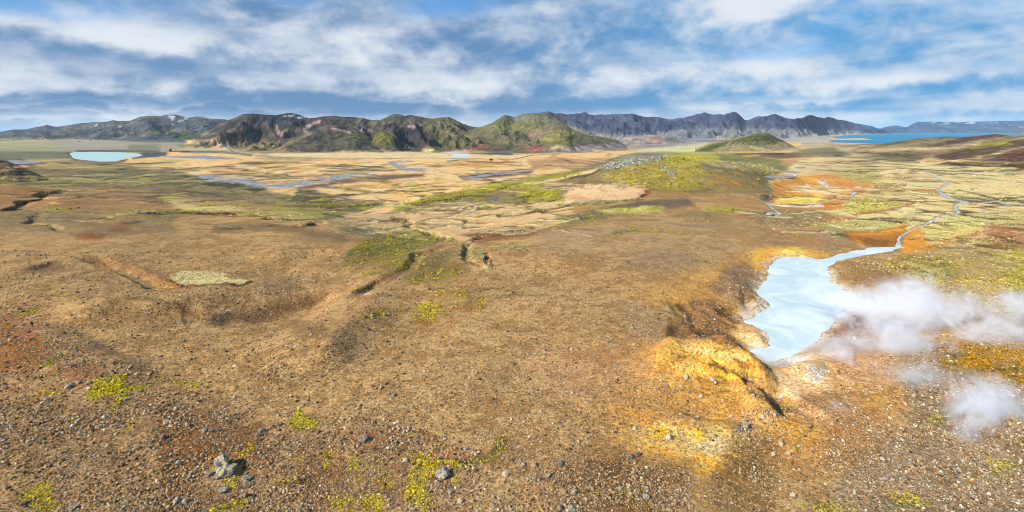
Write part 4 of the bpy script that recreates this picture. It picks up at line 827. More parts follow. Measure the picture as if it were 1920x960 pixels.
# wandering thin dark channels, turf edges and moss strips
def wander(n, x0, x1, y0, y1, L, wd, A, B=None, op=.8, bend=.5, slope=0.0, edge=None, **lay):
    for _ in range(n):
        x, y = rs.uniform(x0, x1), rs.uniform(y0, y1); a = slope + rs.normal(0, .06); sg = rs.choice([-1, 1]); P = [(x, y)]
        for _k in range(rs.randint(4, 9)):
            a += rs.normal(0, .10 * bend); a = max(min(a, .5), -.5)
            st = L * rs.uniform(.5, 1.3); x += sg * st; y += st * a * .6; P.append((x, y))
        w_ = wd * rs.uniform(.6, 1.3)
        if edge is not None: line([(px, py + w_ * 1.1) for px, py in P], w_ * 1.4, edge, op=op * .8, f=1.2)
        line(P, [w_ * (.4 + .6 * math.sin(math.pi * (i + .5) / len(P))) for i in range(len(P))], A, B, op=op, f=1.0, **lay)
BRN = (84, 62, 42)
wander(46, 420, 1180, 300, 356, 15, 1.2, (120, 90, 62), (150, 112, 74), op=.65, slope=-.02, edge=(250, 220, 164))
wander(34, 660, 1080, 374, 442, 13, 1.6, (108, 84, 52), (128, 110, 58), op=.7, bend=1.2, edge=(248, 222, 164), tuft=.5)
wander(20, 700, 1060, 345, 395, 14, 1.8, (70, 60, 36), (150, 142, 52), slope=-.25)
wander(40, 1450, 1920, 318, 440, 14, 1.5, (108, 84, 50), (150, 128, 66), bend=1.0, edge=(252, 232, 168), tuft=.4)
wander(26, 1560, 1920, 272, 330, 16, 1.5, (112, 88, 60), (140, 122, 72), slope=-.08)
wander(44, 0, 700, 304, 350, 16, 1.5, (66, 56, 40), (120, 106, 64), slope=.08, edge=(190, 168, 104))
wander(16, 0, 700, 312, 345, 14, 2.2, (206, 178, 116), (170, 146, 86), slope=.08)
wander(30, 0, 800, 352, 425, 16, 1.8, (80, 62, 42), (128, 104, 66), slope=.05, edge=(196, 158, 100))
wander(12, 300, 760, 376, 404, 16, 2.4, (186, 172, 60), (140, 130, 50), slope=.05, tuft=.4)
wander(22, 0, 1000, 425, 560, 22, 3.0, (126, 92, 56), (146, 110, 70), op=.55, bend=1.0)
wander(18, 1680, 1920, 440, 560, 13, 3.0, (110, 84, 48), (140, 116, 60), bend=1.2, tuft=.6)
wander(10, 1080, 1440, 385, 440, 20, 2.4, (122, 104, 64), (150, 128, 80), op=.7, slope=-.05)
wander(14, 1230, 1430, 560, 740, 12, 2.4, (110, 72, 36), (150, 100, 44), op=.6, bend=1.5, slope=.3)
wander(10, 1240, 1420, 640, 860, 12, 4, (250, 196, 90), (238, 170, 60), op=.7, bend=1.5, slope=.3)

# ------------------------------------------------------------------ carry the map to the ground, with organic (noise-warped) borders
Hs = H
def sample(L, X, Y, Z):
    px = CX + F * X / Y - RX0 - .5; py = HY + F * (CZ - Z) / Y - RY0 - .5
    px = np.clip(px, 0, RW - 1.01); py = np.clip(py, 0, RH - 1.01)
    j = px.astype(np.int32); i = py.astype(np.int32); fx = (px - j).astype(np.float32); fy = (py - i).astype(np.float32)
    if L.ndim == 3: fx = fx[..., None]; fy = fy[..., None]
    return L[i, j] * (1 - fx) * (1 - fy) + L[i, j + 1] * fx * (1 - fy) + L[i + 1, j] * (1 - fx) * fy + L[i + 1, j + 1] * fx * fy
wx = adapt(200, .022, 1.3) ; wy = adapt(230, .022, 1.3)
far = sst(Yg, 1500, 3000)
XW = Xg + wx * Yg * .005; YW = Yg * (1 + wy * (.014 * (1 - far) + .003 * far))
cA = sample(CA, XW, YW, H); cB = sample(CB, XW, YW, H)
lay = {k: sample(v, XW, YW, H) for k, v in LAY.items()}
n1 = adapt(260, .018, 1.5); n2 = adapt(290, .006, .8, lo=.002); n3 = adapt(320, .06, 1.0)
t = sst(n1 * .70 + n3 * .40 + n2 * (.2 + .9 * lay["speck"]), -.55, .55)
col = lin(cA).astype(np.float32) * (1 - t[..., None]) + lin(cB).astype(np.float32) * t[..., None]
del cA, cB
# tonal mottling of the material, then moss streaks and painted tussock shade
mid_ = sst(Yg, 180, 420)
col *= (1 + (.12 + .10 * mid_) * n1 + .10 * n3 + (.10 + .16 * mid_) * n2)[..., None]
ms = sst(n2 * .7 + n1 * .6, -.1, .7) * np.clip(lay["moss"] * 1.0, 0, .7) * mid_
col = col * (1 - ms[..., None]) + lin((190, 174, 62)).astype(np.float32) * ms[..., None]
tuft_shade = sst(adapt(345, .012, .8, 2.5), .25, .75) * np.clip(lay["speck"] + lay["tuft"], 0, 1) * mid_ * .55  # shade among the tussocks, put into the colour as dark flecks
col = col * (1 - tuft_shade[..., None]) + lin((78, 66, 44)).astype(np.float32) * tuft_shade[..., None]
# hue drift between rust and straw
hd = adapt(350, .05, 1.2)
col *= 1 + hd[..., None] * np.array([.02, 0, -.07], np.float32)
# dark meandering cracks of the bogs
vn1 = np.abs(adapt(380, .07, .8, 2.2)); vn2 = np.abs(adapt(400, .03, .7, 3.0)); gate = sst(adapt(420, .12, .8), -.35, .35)
vein = np.maximum((1 - sst(vn1, .05, .17)) * gate, (1 - sst(vn2, .05, .24)) * sst(adapt(430, .08, .8, 2.0), .1, .55) * .8) * np.clip(lay["vein"] * 1.2, 0, 1)
H = H - vein * np.minimum(Yg * .0012, .6)
col = col * (1 - vein[..., None] * .85) + lin((78, 60, 38)).astype(np.float32) * vein[..., None] * .85
# mountains: rock ribs darker, talus paler (by slope), moss on gentler ground
mt = (OWN > 0)
gyY = np.gradient(H, axis=0) / np.gradient(Yg, axis=0); gxX = np.gradient(H, axis=1) / np.maximum(np.gradient(Xg, axis=1), 1e-6)
slope = np.sqrt(gyY ** 2 + gxX ** 2)
rk = sst(slope, .45, 1.0) * mt * sst(n2 + n1 * .5, -.5, .5)
col = col * (1 - .55 * rk[..., None]) + lin((64, 60, 56)).astype(np.float32) * .55 * rk[..., None]
# wet dark margins
wet = np.clip(WET, 0, 1)[..., None] * np.where(Yg > 250, .75, .25)[..., None]
col = col * (1 - wet) + lin((84, 72, 58)).astype(np.float32) * wet
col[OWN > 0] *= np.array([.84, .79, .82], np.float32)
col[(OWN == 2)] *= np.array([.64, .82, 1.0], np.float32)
crust = (1 - sst(POOLD, .6, 3.2)) * sst(n2 + .4 * n1, -.7, .5)
crust = (crust * .75)[..., None]
col = col * (1 - crust) + lin((238, 222, 192)).astype(np.float32) * crust
g_min = col[..., 0] * .44
col[..., 1] = np.where((OWN == 0) & (col[..., 1] < g_min), col[..., 1] * .35 + g_min * .65, col[..., 1])
col = np.clip(col * .74, .004, .9)
print("ground colour done")

# fine relief of tussocks and hummocks where the cover is rough
H = H + (n2 * np.minimum(Yg * .0006, .5) * (lay["tuft"] + lay["moss"] * .7 + lay["speck"] * .4) * (OWN == 0) * (1 - np.clip(WET, 0, 1)))

# ------------------------------------------------------------------ ground materials
def mat_ground():
    m = bpy.data.materials.new("soil_gravel_and_moss"); m.use_nodes = True
    t = NT(m.node_tree); b = m.node_tree.nodes["Principled BSDF"]
    b.inputs["Roughness"].default_value = .95; b.inputs["Specular IOR Level"].default_value = .1
    at = t.n("ShaderNodeAttribute", attribute_name="tone")
    g = t.n("ShaderNodeNewGeometry"); P = g.outputs["Position"]
    a = t.noise(P, 2.6, 3, .7); c = t.noise(P, .55, 3, .65); d = t.noise(P, .03, 4, .65)
    v = t.m('ADD', t.m('MULTIPLY', t.m('SUBTRACT', a, .5), 3.4), t.m('MULTIPLY', t.m('SUBTRACT', c, .5), .8))
    v = t.m('ADD', v, t.m('MULTIPLY', t.m('SUBTRACT', d, .5), .5))
    k = t.m('MAXIMUM', t.m('ADD', v, 1.02), .2)
    vv = t.n("ShaderNodeVectorMath", operation='SCALE'); t.t.links.new(at.outputs["Color"], vv.inputs[0]); t.t.links.new(k, vv.inputs[3])
    # pebbles: small pale and dark grains
    vo = t.n("ShaderNodeTexVoronoi", feature='F1'); t.t.links.new(P, vo.inputs["Vector"]); vo.inputs["Scale"].default_value = 3.4
    sp = t.n("ShaderNodeSeparateColor"); t.t.links.new(vo.outputs["Color"], sp.inputs[0])
    grain = t.m('MULTIPLY', t.m('LESS_THAN', vo.outputs["Distance"], .34), t.m('GREATER_THAN', sp.outputs[0], .72))
    darkg = t.m('MULTIPLY', t.m('LESS_THAN', vo.outputs["Distance"], .40), t.m('LESS_THAN', sp.outputs[0], .20))
    st = t.n("ShaderNodeAttribute", attribute_name="cover")
    s1 = t.n("ShaderNodeSeparateColor"); t.t.links.new(st.outputs["Color"], s1.inputs[0])
    c1 = t.mix(t.m('MULTIPLY', grain, t.m('MULTIPLY', s1.outputs[0], .9)), vv.outputs[0], rgba((206, 188, 160), .75))
    c2 = t.mix(t.m('MULTIPLY', darkg, t.m('MULTIPLY', s1.outputs[0], .9)), c1, rgba((74, 58, 42), .75))
    t.t.links.new(c2, b.inputs["Base Color"])
    bp = t.n("ShaderNodeBump"); bp.inputs["Strength"].default_value = 1.0; bp.inputs["Distance"].default_value = .16
    hgt = t.m('ADD', a, t.m('MULTIPLY', grain, .35))
    t.t.links.new(hgt, bp.inputs["Height"])
    bp2 = t.n("ShaderNodeBump"); bp2.inputs["Strength"].default_value = 1.0; bp2.inputs["Distance"].default_value = .45
    t.t.links.new(c, bp2.inputs["Height"]); t.t.links.new(bp.outputs[0], bp2.inputs["Normal"])
    t.t.links.new(bp2.outputs[0], b.inputs["Normal"])
    return m
def mat_mountain():
    m = bpy.data.materials.new("mountain_rock_and_heath"); m.use_nodes = True
    t = NT(m.node_tree); b = m.node_tree.nodes["Principled BSDF"]
    b.inputs["Roughness"].default_value = .95; b.inputs["Specular IOR Level"].default_value = .1
    at = t.n("ShaderNodeAttribute", attribute_name="tone")
    g = t.n("ShaderNodeNewGeometry"); P = g.outputs["Position"]
    a = t.noise(P, .05, 5, .6); c = t.noise(P, .009, 5, .6, .8)
    v = t.m('ADD', t.m('MULTIPLY', t.m('SUBTRACT', a, .5), 1.3), t.m('MULTIPLY', t.m('SUBTRACT', c, .5), 1.7))
    k = t.m('MAXIMUM', t.m('ADD', v, 1.0), .25)
    vv = t.n("ShaderNodeVectorMath", operation='SCALE'); t.t.links.new(at.outputs["Color"], vv.inputs[0]); t.t.links.new(k, vv.inputs[3])
    t.t.links.new(vv.outputs[0], b.inputs["Base Color"])
    bp = t.n("ShaderNodeBump"); bp.inputs["Strength"].default_value = 1.0; bp.inputs["Distance"].default_value = 6
    t.t.links.new(a, bp.inputs["Height"])
    bp2 = t.n("ShaderNodeBump"); bp2.inputs["Strength"].default_value = 1.0; bp2.inputs["Distance"].default_value = 34
    t.t.links.new(c, bp2.inputs["Height"]); t.t.links.new(bp.outputs[0], bp2.inputs["Normal"])
    t.t.links.new(bp2.outputs[0], b.inputs["Normal"])
    return m
M_gr = mat_ground(); M_mt = mat_mountain()

# ------------------------------------------------------------------ cut the relief into ground, mountain ranges and hills
Vall = np.stack([Xg, Yg, H], -1).reshape(-1, 3)
colf = col.reshape(-1, 3)
cov = np.stack([lay["stone"], lay["moss"], lay["tuft"]], -1).reshape(-1, 3)
ii, jj = np.meshgrid(np.arange(NR - 1), np.arange(NC - 1), indexing='ij')
q0 = (ii * NC + jj); QU = np.stack([q0, q0 + 1, q0 + NC + 1, q0 + NC], -1).reshape(-1, 4)
own = OWN[:-1, :-1].reshape(-1)
def terrain_piece(mask, name, mat, label):
    f = QU[mask]; used, inv = np.unique(f, return_inverse=True)
    VV, FF, CC, KK = Vall[used], inv.reshape(-1, 4), colf[used], cov[used]
    if name == "ground":                                          # carry the sheet on sideways beyond the fan, so that it also fills views from a step aside
        for side in (-1, 1):
            c = 0 if side < 0 else NC - 1
            offs = [0, 40, 120, 260, 520, 1000, 2000]
            rws = np.arange(0, NR, 3); rws = np.append(rws, NR - 1) if rws[-1] != NR - 1 else rws
            base = len(VV); Y_ = ys[rws]; Z_ = H[rws, c]; n_ = len(rws)
            for k, o_ in enumerate(offs):
                px_ = pxs[c] + side * (o_ - (3 if k == 0 else 0))
                X_ = np.clip((px_ - CX) / F * Y_ + side * (0 if k == 0 else o_ * .06), -100000 - k, 100000 + k)
                VV = np.r_[VV, np.c_[X_, Y_, Z_ - (.02 if k == 0 else 0)]]; CC = np.r_[CC, colf.reshape(NR, NC, 3)[rws, c]]; KK = np.r_[KK, cov.reshape(NR, NC, 3)[rws, c]]
            i_, k_ = np.meshgrid(np.arange(n_ - 1), np.arange(len(offs) - 1), indexing='ij')
            a0 = (base + k_ * n_ + i_).ravel(); b0 = a0 + n_
            q_ = np.stack([a0, b0, b0 + 1, a0 + 1], -1) if side > 0 else np.stack([b0, a0, a0 + 1, b0 + 1], -1)
            FF = np.r_[FF, q_]
    me = np_mesh(name, VV, FF, mat, CC)
    a = me.attributes.new("cover", 'FLOAT_COLOR', 'POINT')
    a.data.foreach_set("color", np.ascontiguousarray(np.c_[KK, np.ones(len(KK))], dtype=np.float32).ravel())
    return tag(link(bpy.data.objects.new(name, me)), label, "terrain" if name == "ground" else name.replace("_", " "), kind="structure")
terrain_piece(own == 0, "ground", M_gr, "stony brown slopes and tan bog running out to the horizon")
for i, (crest, Yc, foot, back, kw, nm, lb) in enumerate(RANGES):
    m = own == i + 1
    if m.sum() > 30: terrain_piece(m, nm, M_mt, lb)
print("terrain meshes done")

# ------------------------------------------------------------------ stones, moss and tussocks (real geometry on the ground)
def ico(sub):
    bm = bmesh.new(); bmesh.ops.create_icosphere(bm, subdivisions=sub, radius=1.0)
    bm.verts.ensure_lookup_table(); V = np.array([v.co[:] for v in bm.verts]); Fc = np.array([[v.index for v in f.verts] for f in bm.faces]); bm.free()
    return V, Fc
def mat_tone(name, rough=.9, nscale=4.0, amt=.5, bump=.05):
    m = bpy.data.materials.new(name); m.use_nodes = True
    t = NT(m.node_tree); b = m.node_tree.nodes["Principled BSDF"]
    b.inputs["Roughness"].default_value = rough; b.inputs["Specular IOR Level"].default_value = .15
    at = t.n("ShaderNodeAttribute", attribute_name="tone"); g = t.n("ShaderNodeNewGeometry")
    a = t.noise(g.outputs["Position"], nscale, 4, .65)
    vv = t.n("ShaderNodeVectorMath", operation='SCALE'); t.t.links.new(at.outputs["Color"], vv.inputs[0])
    t.t.links.new(t.m('ADD', 1.0, t.m('MULTIPLY', t.m('SUBTRACT', a, .5), amt * 2)), vv.inputs[3])
    t.t.links.new(vv.outputs[0], b.inputs["Base Color"])
    bp = t.n("ShaderNodeBump"); bp.inputs["Distance"].default_value = bump; t.t.links.new(a, bp.inputs["Height"]); t.t.links.new(bp.outputs[0], b.inputs["Normal"])
    return m
def scatter(name, n, density, size, palette, base, mat, label, py0=430, py1=1000, seed=1, sink=.15, flat=(.6, 1.0), power=2.6, over=4, ymin=35, ymax=900, jitter=.28, cat="stones", px0=-150, px1=2075, smin=.0009, rmax=3.5, pfn=None):
    """many small bodies in one mesh; density: map name; sizes follow a power law above a floor that grows with distance"""
    r = np.random.RandomState(seed)
    px = r.uniform(px0, px1, n * over); py = r.uniform(py0, py1, n * over)
    rows = np.clip(((px - pxs[0]) / (pxs[1] - pxs[0])).round().astype(int), 0, NC - 1)
    PY = HY + F * (CZ - H) / Yg                                  # screen row of each ground point, used to spread them evenly over the view
    Y = np.empty(len(px))
    order = np.argsort(rows); bounds = np.searchsorted(rows[order], np.arange(NC + 1))
    for c in range(NC):
        idx = order[bounds[c]:bounds[c + 1]]
        if len(idx) == 0: continue
        pr = np.minimum.accumulate(PY[:, c])
        Y[idx] = np.interp(-py[idx], -pr, ys)
    X = (px - CX) / F * Y; Z = height(X, Y)
    wob_ = vn(X / (.03 * Y), Y / (.03 * Y.mean()), seed) * .012; 
    jx = X + wob_ * Y * .5; jy = Y * (1 + vn(X / 3.1, Y / 3.1, seed + 2) * .03)
    D = density if not isinstance(density, str) else None
    dens = sample(LAY[density] if D is None else D.astype(np.float32), jx, jy, Z)
    clump = .55 + .9 * vn(X / 5.0, Y / 5.0, seed + 4) + .5 * vn(X / 1.6, Y / 1.6, seed + 5)
    wetness = sample2(WET, X, Y)
    keep = (r.rand(len(px)) < dens * np.clip(clump, .08, 1.2)) & (Y > ymin) & (Y < ymax) & (wetness < .2)
    X, Y, Z, px, py = X[keep][:n], Y[keep][:n], Z[keep][:n], px[keep][:n], py[keep][:n]; k = len(X)
    s = Y * smin * (r.rand(k) ** (-1 / power)).clip(1, rmax) * size
    BV, BF = base; nv = len(BV)
    ang = r.uniform(0, 6.283, k); ca, sa = np.cos(ang), np.sin(ang)
    sx_, sy_, sz_ = s * r.uniform(.75, 1.3, k), s * r.uniform(.75, 1.3, k), s * r.uniform(flat[0], flat[1], k)
    P = BV[None] * (1 + r.uniform(-jitter, jitter, (k, nv, 1)))
    x = P[..., 0] * sx_[:, None]; y = P[..., 1] * sy_[:, None]; z = P[..., 2] * sz_[:, None]
    VX = x * ca[:, None] - y * sa[:, None] + X[:, None]; VY = x * sa[:, None] + y * ca[:, None] + Y[:, None]; VZ = z + (Z + sz_ * (1 - sink) * .5)[:, None]
    V = np.stack([VX, VY, VZ], -1).reshape(-1, 3)
    Fc = (BF[None] + (np.arange(k) * nv)[:, None, None]).reshape(-1, 3)
    pal = lin(np.array(palette(r, k, px, py)), .76)
    tone = np.repeat(pal * r.uniform(.65, 1.15, (k, 1)), nv, 0)
    me = np_mesh(name, V, Fc, mat, tone, smooth=False)
    print(name, k)
    return tag(link(bpy.data.objects.new(name, me)), label, cat, kind="stuff")
def sample2(A, X, Y):
    r = np.clip(np.interp(Y, ys, np.arange(NR)), 0, NR - 1).astype(int); c = np.clip((X / Y * F + CX - pxs[0]) / (pxs[1] - pxs[0]), 0, NC - 1).astype(int)
    return A[r, c]
OCTA = (np.array([[1,0,0],[-1,0,0],[0,1,0],[0,-1,0],[0,0,1],[0,0,-1]], float), np.array([[0,2,4],[2,1,4],[1,3,4],[3,0,4],[2,0,5],[1,2,5],[3,1,5],[0,3,5]]))
ICO1 = ico(1)
def pal_stone(r, k, px, py):
    base = np.array([(196,174,138),(168,140,100),(126,104,78),(88,70,52),(200,156,98),(176,118,60),(222,208,184)], float)
    right = sst(px, 1050, 1500)[:, None]
    i = r.choice(7, k, p=[.14,.24,.20,.18,.14,.06,.04]); j = r.choice(7, k, p=[.24,.18,.14,.08,.2,.06,.10])
    return base[i] * (1 - right) + base[j] * right
M_stone = mat_tone("stone", nscale=3.0, amt=.35)
LAY["stone0"] = np.clip(LAY["stone"] * .95 + .09, 0, 1)
LAY["stone0"] = LAY["stone0"] * (1 - .75 * np.clip(LAY["moss"] * 1.3, 0, 1))
LAY["stone1"] = LAY["stone"] * (1 - .6 * np.clip(LAY["moss"] * 1.3, 0, 1))
scatter("gravel", 150000, "stone0", .62, pal_stone, OCTA, M_stone, "small loose stones strewn over the brown gravel slopes", seed=3, py0=470, smin=.00085)
LAY["stone1"] = np.clip(LAY["stone1"], 0, 1) ** 1.6 * (.25 + .75 * sst(gy, 620, 800))
scatter("pebbles", 20000, "stone1", 1.15, pal_stone, ICO1, M_stone, "larger loose cobbles among the gravel of the foreground", seed=8, py0=540, smin=.0010, power=2.8, rmax=2.6, over=8)
scatter("knoll_stones", 5000, (LAY["stone"] > .6) * (gy < 352) * 1.0, .6, lambda r, k, px, py: np.array([(198,196,184),(156,152,138),(112,110,92),(150,140,70)], float)[r.choice(4, k)], ICO1, M_stone, "grey and white frost-shattered stones on top of the mossy knoll", seed=21, py0=284, py1=352, px0=1100, px1=1330, smin=.0011, over=12, power=4)
def pal_moss(r, k, px, py):
    base = np.array([(212,192,34),(182,164,34),(146,130,34),(228,212,70),(104,92,36)], float)
    c = base[r.choice(5, k, p=[.34,.26,.16,.14,.10])]
    mid = (py < 520)[:, None]; c = np.where(mid, c * .5 + np.array([140, 132, 56]) * .5, c)
    c[(px > 1740) & (py > 640) & (py < 740)] *= np.array([.9,.74,.8])
    return c * np.array([1, .97, .9])
M_moss = mat_tone("moss", nscale=5, amt=.4)
LAY["moss0"] = np.clip(LAY["moss"] * 1.1 - .12, 0, 1)
scatter("moss", 95000, "moss0", .84, pal_moss, ICO1, M_moss, "yellow-green moss cushions growing between the stones", seed=12, py0=286, flat=(.5, .85), smin=.0010, cat="moss", jitter=.34, power=4, over=14)
def pal_tuft(r, k, px, py):
    base = np.array([(236,216,148),(216,194,122),(190,168,100),(140,120,70),(196,184,104)], float)
    return base[r.choice(5, k, p=[.34,.24,.16,.12,.14])]
M_tuft = mat_tone("dry_grass", nscale=6, amt=.4)
scatter("grass_tussocks", 60000, "tuft", .72, pal_tuft, ICO1, M_tuft, "pale dry grass tussocks on the bog and gully banks", seed=15, py0=320, py1=720, flat=(.35, .6), smin=.0009, cat="grass", jitter=.34, power=4, over=8)

# ------------------------------------------------------------------ individual rocks
def mat_rock(name, light, dark, moss=None):
    m = bpy.data.materials.new(name); m.use_nodes = True
    t = NT(m.node_tree); b = m.node_tree.nodes["Principled BSDF"]; b.inputs["Roughness"].default_value = .9; b.inputs["Specular IOR Level"].default_value = .2
    o = t.n("ShaderNodeTexCoord"); oi = t.n("ShaderNodeObjectInfo")
    ad = t.n("ShaderNodeVectorMath", operation='ADD'); t.t.links.new(o.outputs["Object"], ad.inputs[0]); t.t.links.new(oi.outputs["Location"], ad.inputs[1])
    n = t.noise(ad.outputs[0], 2.2, 6, .7, .4); n2_ = t.noise(ad.outputs[0], 6.0, 4, .7)
    c = t.mix(t.ramp(n, .40, .60), rgba(dark, .75), rgba(light, .75))
    c = t.mix(t.ramp(n2_, .58, .68), c, rgba((214, 208, 196), .75))
    if moss:
        g = t.n("ShaderNodeNewGeometry"); s = t.n("ShaderNodeSeparateXYZ"); t.t.links.new(g.outputs["Normal"], s.inputs[0])
        c = t.mix(t.m('MULTIPLY', t.ramp(s.outputs[2], .3, .8), t.ramp(n, .52, .60)), c, rgba(moss, .75))
    t.t.links.new(c, b.inputs["Base Color"])
    bp = t.n("ShaderNodeBump"); bp.inputs["Distance"].default_value = .12; t.t.links.new(n2_, bp.inputs["Height"]); t.t.links.new(bp.outputs[0], b.inputs["Normal"])
    return m
MR = {"grey": mat_rock("grey_lichen_rock", (198, 186, 166), (112, 102, 90)), "dark": mat_rock("dark_basalt_rock", (160, 146, 128), (92, 82, 72)), "pale": mat_rock("pale_altered_rock", (226, 210, 182), (190, 166, 130)),
      "tan": mat_rock("tan_rock", (196, 164, 118), (140, 108, 72)), "mossy": mat_rock("mossy_boulder_rock", (186, 176, 160), (74, 70, 66), (190, 172, 40))}
def rock_mesh(seed, sub, mat, rough=.24):
    V, Fc = ico(sub); r = np.random.RandomState(seed)
    for _ in range(12):                                           # chop planes: broken facets
        n = r.normal(size=3); n /= np.linalg.norm(n); d = r.uniform(.55, .88)
        s = V @ n; V = V - np.where(s > d, s - d, 0)[:, None] * n
    V += V / np.linalg.norm(V, axis=1)[:, None] * (rough * .35 * vn(V[:, 0] * 2.3 + V[:, 2] * 1.7, V[:, 1] * 2.3 - V[:, 2] * 1.1, seed))[:, None]
    return np_mesh("rock", V, Fc, mat, smooth=False)
PROT = {k: [rock_mesh(40 + 7 * i + j * 3, 2, MR[k]) for j in range(5)] for i, k in enumerate(("grey", "dark", "pale", "tan"))}
rr = random.Random(4)
def put_rock(px, py, rad, kind, label, group=None, name="rock", mesh=None, flat=.8, wide=1.0):
    x, y, z = hit(px, py)
    s = rad * y / F * (1.2 if name == "boulder" else 1.02)
    o = bpy.data.objects.new(name, mesh or rr.choice(PROT[kind]))
    o.location = (x, y, float(height(x, y)) + s * flat * .42)
    o.rotation_euler = (rr.uniform(-.2, .2), rr.uniform(-.2, .2), rr.uniform(0, 6.28))
    o.scale = (s * wide * rr.uniform(.9, 1.15), s * rr.uniform(.85, 1.1), s * flat * rr.uniform(.85, 1.1))
    return tag(link(o), label, "rock" if name == "rock" else "boulder", group)
bigm = rock_mesh(907, 4, MR["mossy"], .9)
NAMED = [   # px, py, radius px, kind, label
 (420,884,19,"mossy","largest grey boulder with yellow moss growing in its cracks"),
 (391,891,8.5,"grey","round pale grey rock just left of the largest mossy boulder"),
 (462,901,9,"grey","angular pale rock just right of the largest mossy boulder"),
 (419,922,9,"grey","flat grey slab lying just below the largest mossy boulder"),
 (460,931,6,"dark","dark rock between the largest boulder and the moss at the bottom edge"),
 (331,942,8,"grey","bigger of two adjoining pale rocks lower left of the mossy boulder"),
 (347,942,7,"grey","smaller of two adjoining rocks with a moss tuft, lower left of the mossy boulder"),
 (136,955,7.5,"grey","round grey rock at the bottom edge beside the left moss patch"),
 (45,946,7,"dark","grey rock inside the moss patch of the bottom left corner"),
 (306,822,7,"dark","dark upright rock on the gravel above and left of the mossy boulder"),
 (397,809,6,"dark","dark half of a leaning rock pair above the mossy boulder"),
 (382,809,5,"grey","pale half of a leaning rock pair above the mossy boulder"),
 (490,810,6.5,"grey","upper rock of a touching pair on rusty gravel right of the moss streak"),
 (481,819,6,"dark","lower dark rock of a touching pair on rusty gravel"),
 (129,727,7,"grey","grey rock on the stony slope left of the bright moss cushion"),
 (147,719,5,"grey","small grey rock beside the larger one left of the bright moss cushion"),
 (196,783,5,"pale","pale rock just below the bright yellow moss cushion"),
 (258,703,4.5,"pale","single whitish stone above the bright yellow moss cushion"),
 (831,894,11.5,"grey","grey boulder in the middle moss patch near the bottom"),
 (683,826,10,"dark","black lava boulder lying in a hollow left of the middle moss patch"),
 (1003,874,6.5,"tan","rounded tan rock on the gravel right of the dark moss streak"),
 (1051,871,7,"dark","dark grey rock at the right of the rounded tan rock"),
 (1028,895,6.5,"grey","tall grey rock under the dark grey one near the bottom middle"),
 (947,892,7,"pale","pale bluish wedge-shaped rock below the dark moss streak"),
 (982,872,5,"grey","small grey rock just left of the rounded tan rock"),
 (760,866,6,"pale","whitish rock at the upper left edge of the middle moss patch"),
 (742,830,4.5,"grey","small grey rock on the brown gravel beside the black lava boulder"),
 (863,941,6,"pale","pale upright stone below the middle grey boulder"),
 (845,925,5.5,"grey","flat grey stone under the middle grey boulder"),
 (1059,925,6,"tan","yellowish block near the bottom middle"),
 (1078,923,6,"grey","round grey cobble beside the yellowish block"),
 (1212,933,8.5,"grey","long leaning grey rock on dark rusty gravel below the yellow patch"),
 (1196,854,6,"dark","dark mossy rock at the lower left rim of the yellow patch"),
 (1181,859,6,"dark","dark rock beside the mossy one left of the yellow patch"),
 (1191,805,5.5,"pale","whitish rock upper left of the yellow patch"),
 (1255,822,7,"pale","pinkish white rock lying on the bright yellow patch"),
 (1071,955,8,"grey","grey rock cut by the bottom edge right of the middle"),
 (1049,955,7,"dark","dark rock cut by the bottom edge right of the middle"),
 (1287,709,5.5,"pale","whitish rock on the ochre mound left of the pool outlet gully"),
 (1336,713,5.5,"pale","bigger pale rock of a close pair on the ochre mound"),
 (1342,719,4.5,"pale","smaller pale rock of a close pair on the ochre mound"),
 (1315,745,4.2,"pale","single pale stone below the close pair on the ochre mound"),
 (1400,802,9,"grey","grey crumbly boulder ringed by stones below the gully"),
 (1453,779,4.8,"pale","white stone nearest the gully end"),
 (1431,783,5,"pale","white stone above and right of the crumbly grey boulder"),
 (1446,790,4,"pale","white stone between the crumbly boulder and the gully end"),
 (1466,835,5,"pale","pale egg-shaped stone on the brown slope below the gully"),
 (1478,851,4.8,"pale","pale stone just below the egg-shaped one"),
 (1450,853,5,"pale","tall pale stone left of the egg-shaped one"),
 (1487,931,6,"pale","isolated pale stone low on the slope near the bottom"),
 (1661,898,5,"grey","grey stone on the stony slope between the two steam plumes and the bottom"),
 (1655,862,4.5,"pale","white stone on the stony slope left of the lower steam plume"),
 (1628,750,4,"pale","white stone under the edge of the large steam cloud"),
 (1867,875,4,"pale","white stone right of the lower steam plume"),
]
for i, (px, py, r_, k, lb) in enumerate(NAMED):
    if i == 0: put_rock(px, py, r_, "grey", lb, name="boulder", mesh=bigm, flat=.74, wide=1.15)
    elif k == "mossy" or r_ >= 9.5: put_rock(px, py, r_, k, lb, group="boulders and rocks of the foreground", name="boulder", mesh=rock_mesh(500 + i, 3, MR[k if k != "mossy" else "grey"], .4))
    else: put_rock(px, py, r_, k, lb, group="boulders and rocks of the foreground")
SMALL = [(322,865,5),(335,868,5),(355,893,4),(247,894,4),(147,789,4),(287,776,4),(495,860,4),(368,862,3.5),(545,878,4),(19,898,4),(375,701,4),(103,641,3.5),(84,643,3.5),(872,844,4),(879,926,4),(1010,901,4),(1107,913,4),(1066,895,4),(1210,803,3),(1089,732,3.5),(1059,719,3),(974,776,3),(720,787,3.5),(800,852,4),(779,902,4),(1440,777,3),(1677,842,3),(1712,877,3),(1600,798,3),(1561,795,2.8),(1547,916,3.5),(1499,881,3),(1613,871,3)]
rg = np.random.RandomState(77)
tries = 0
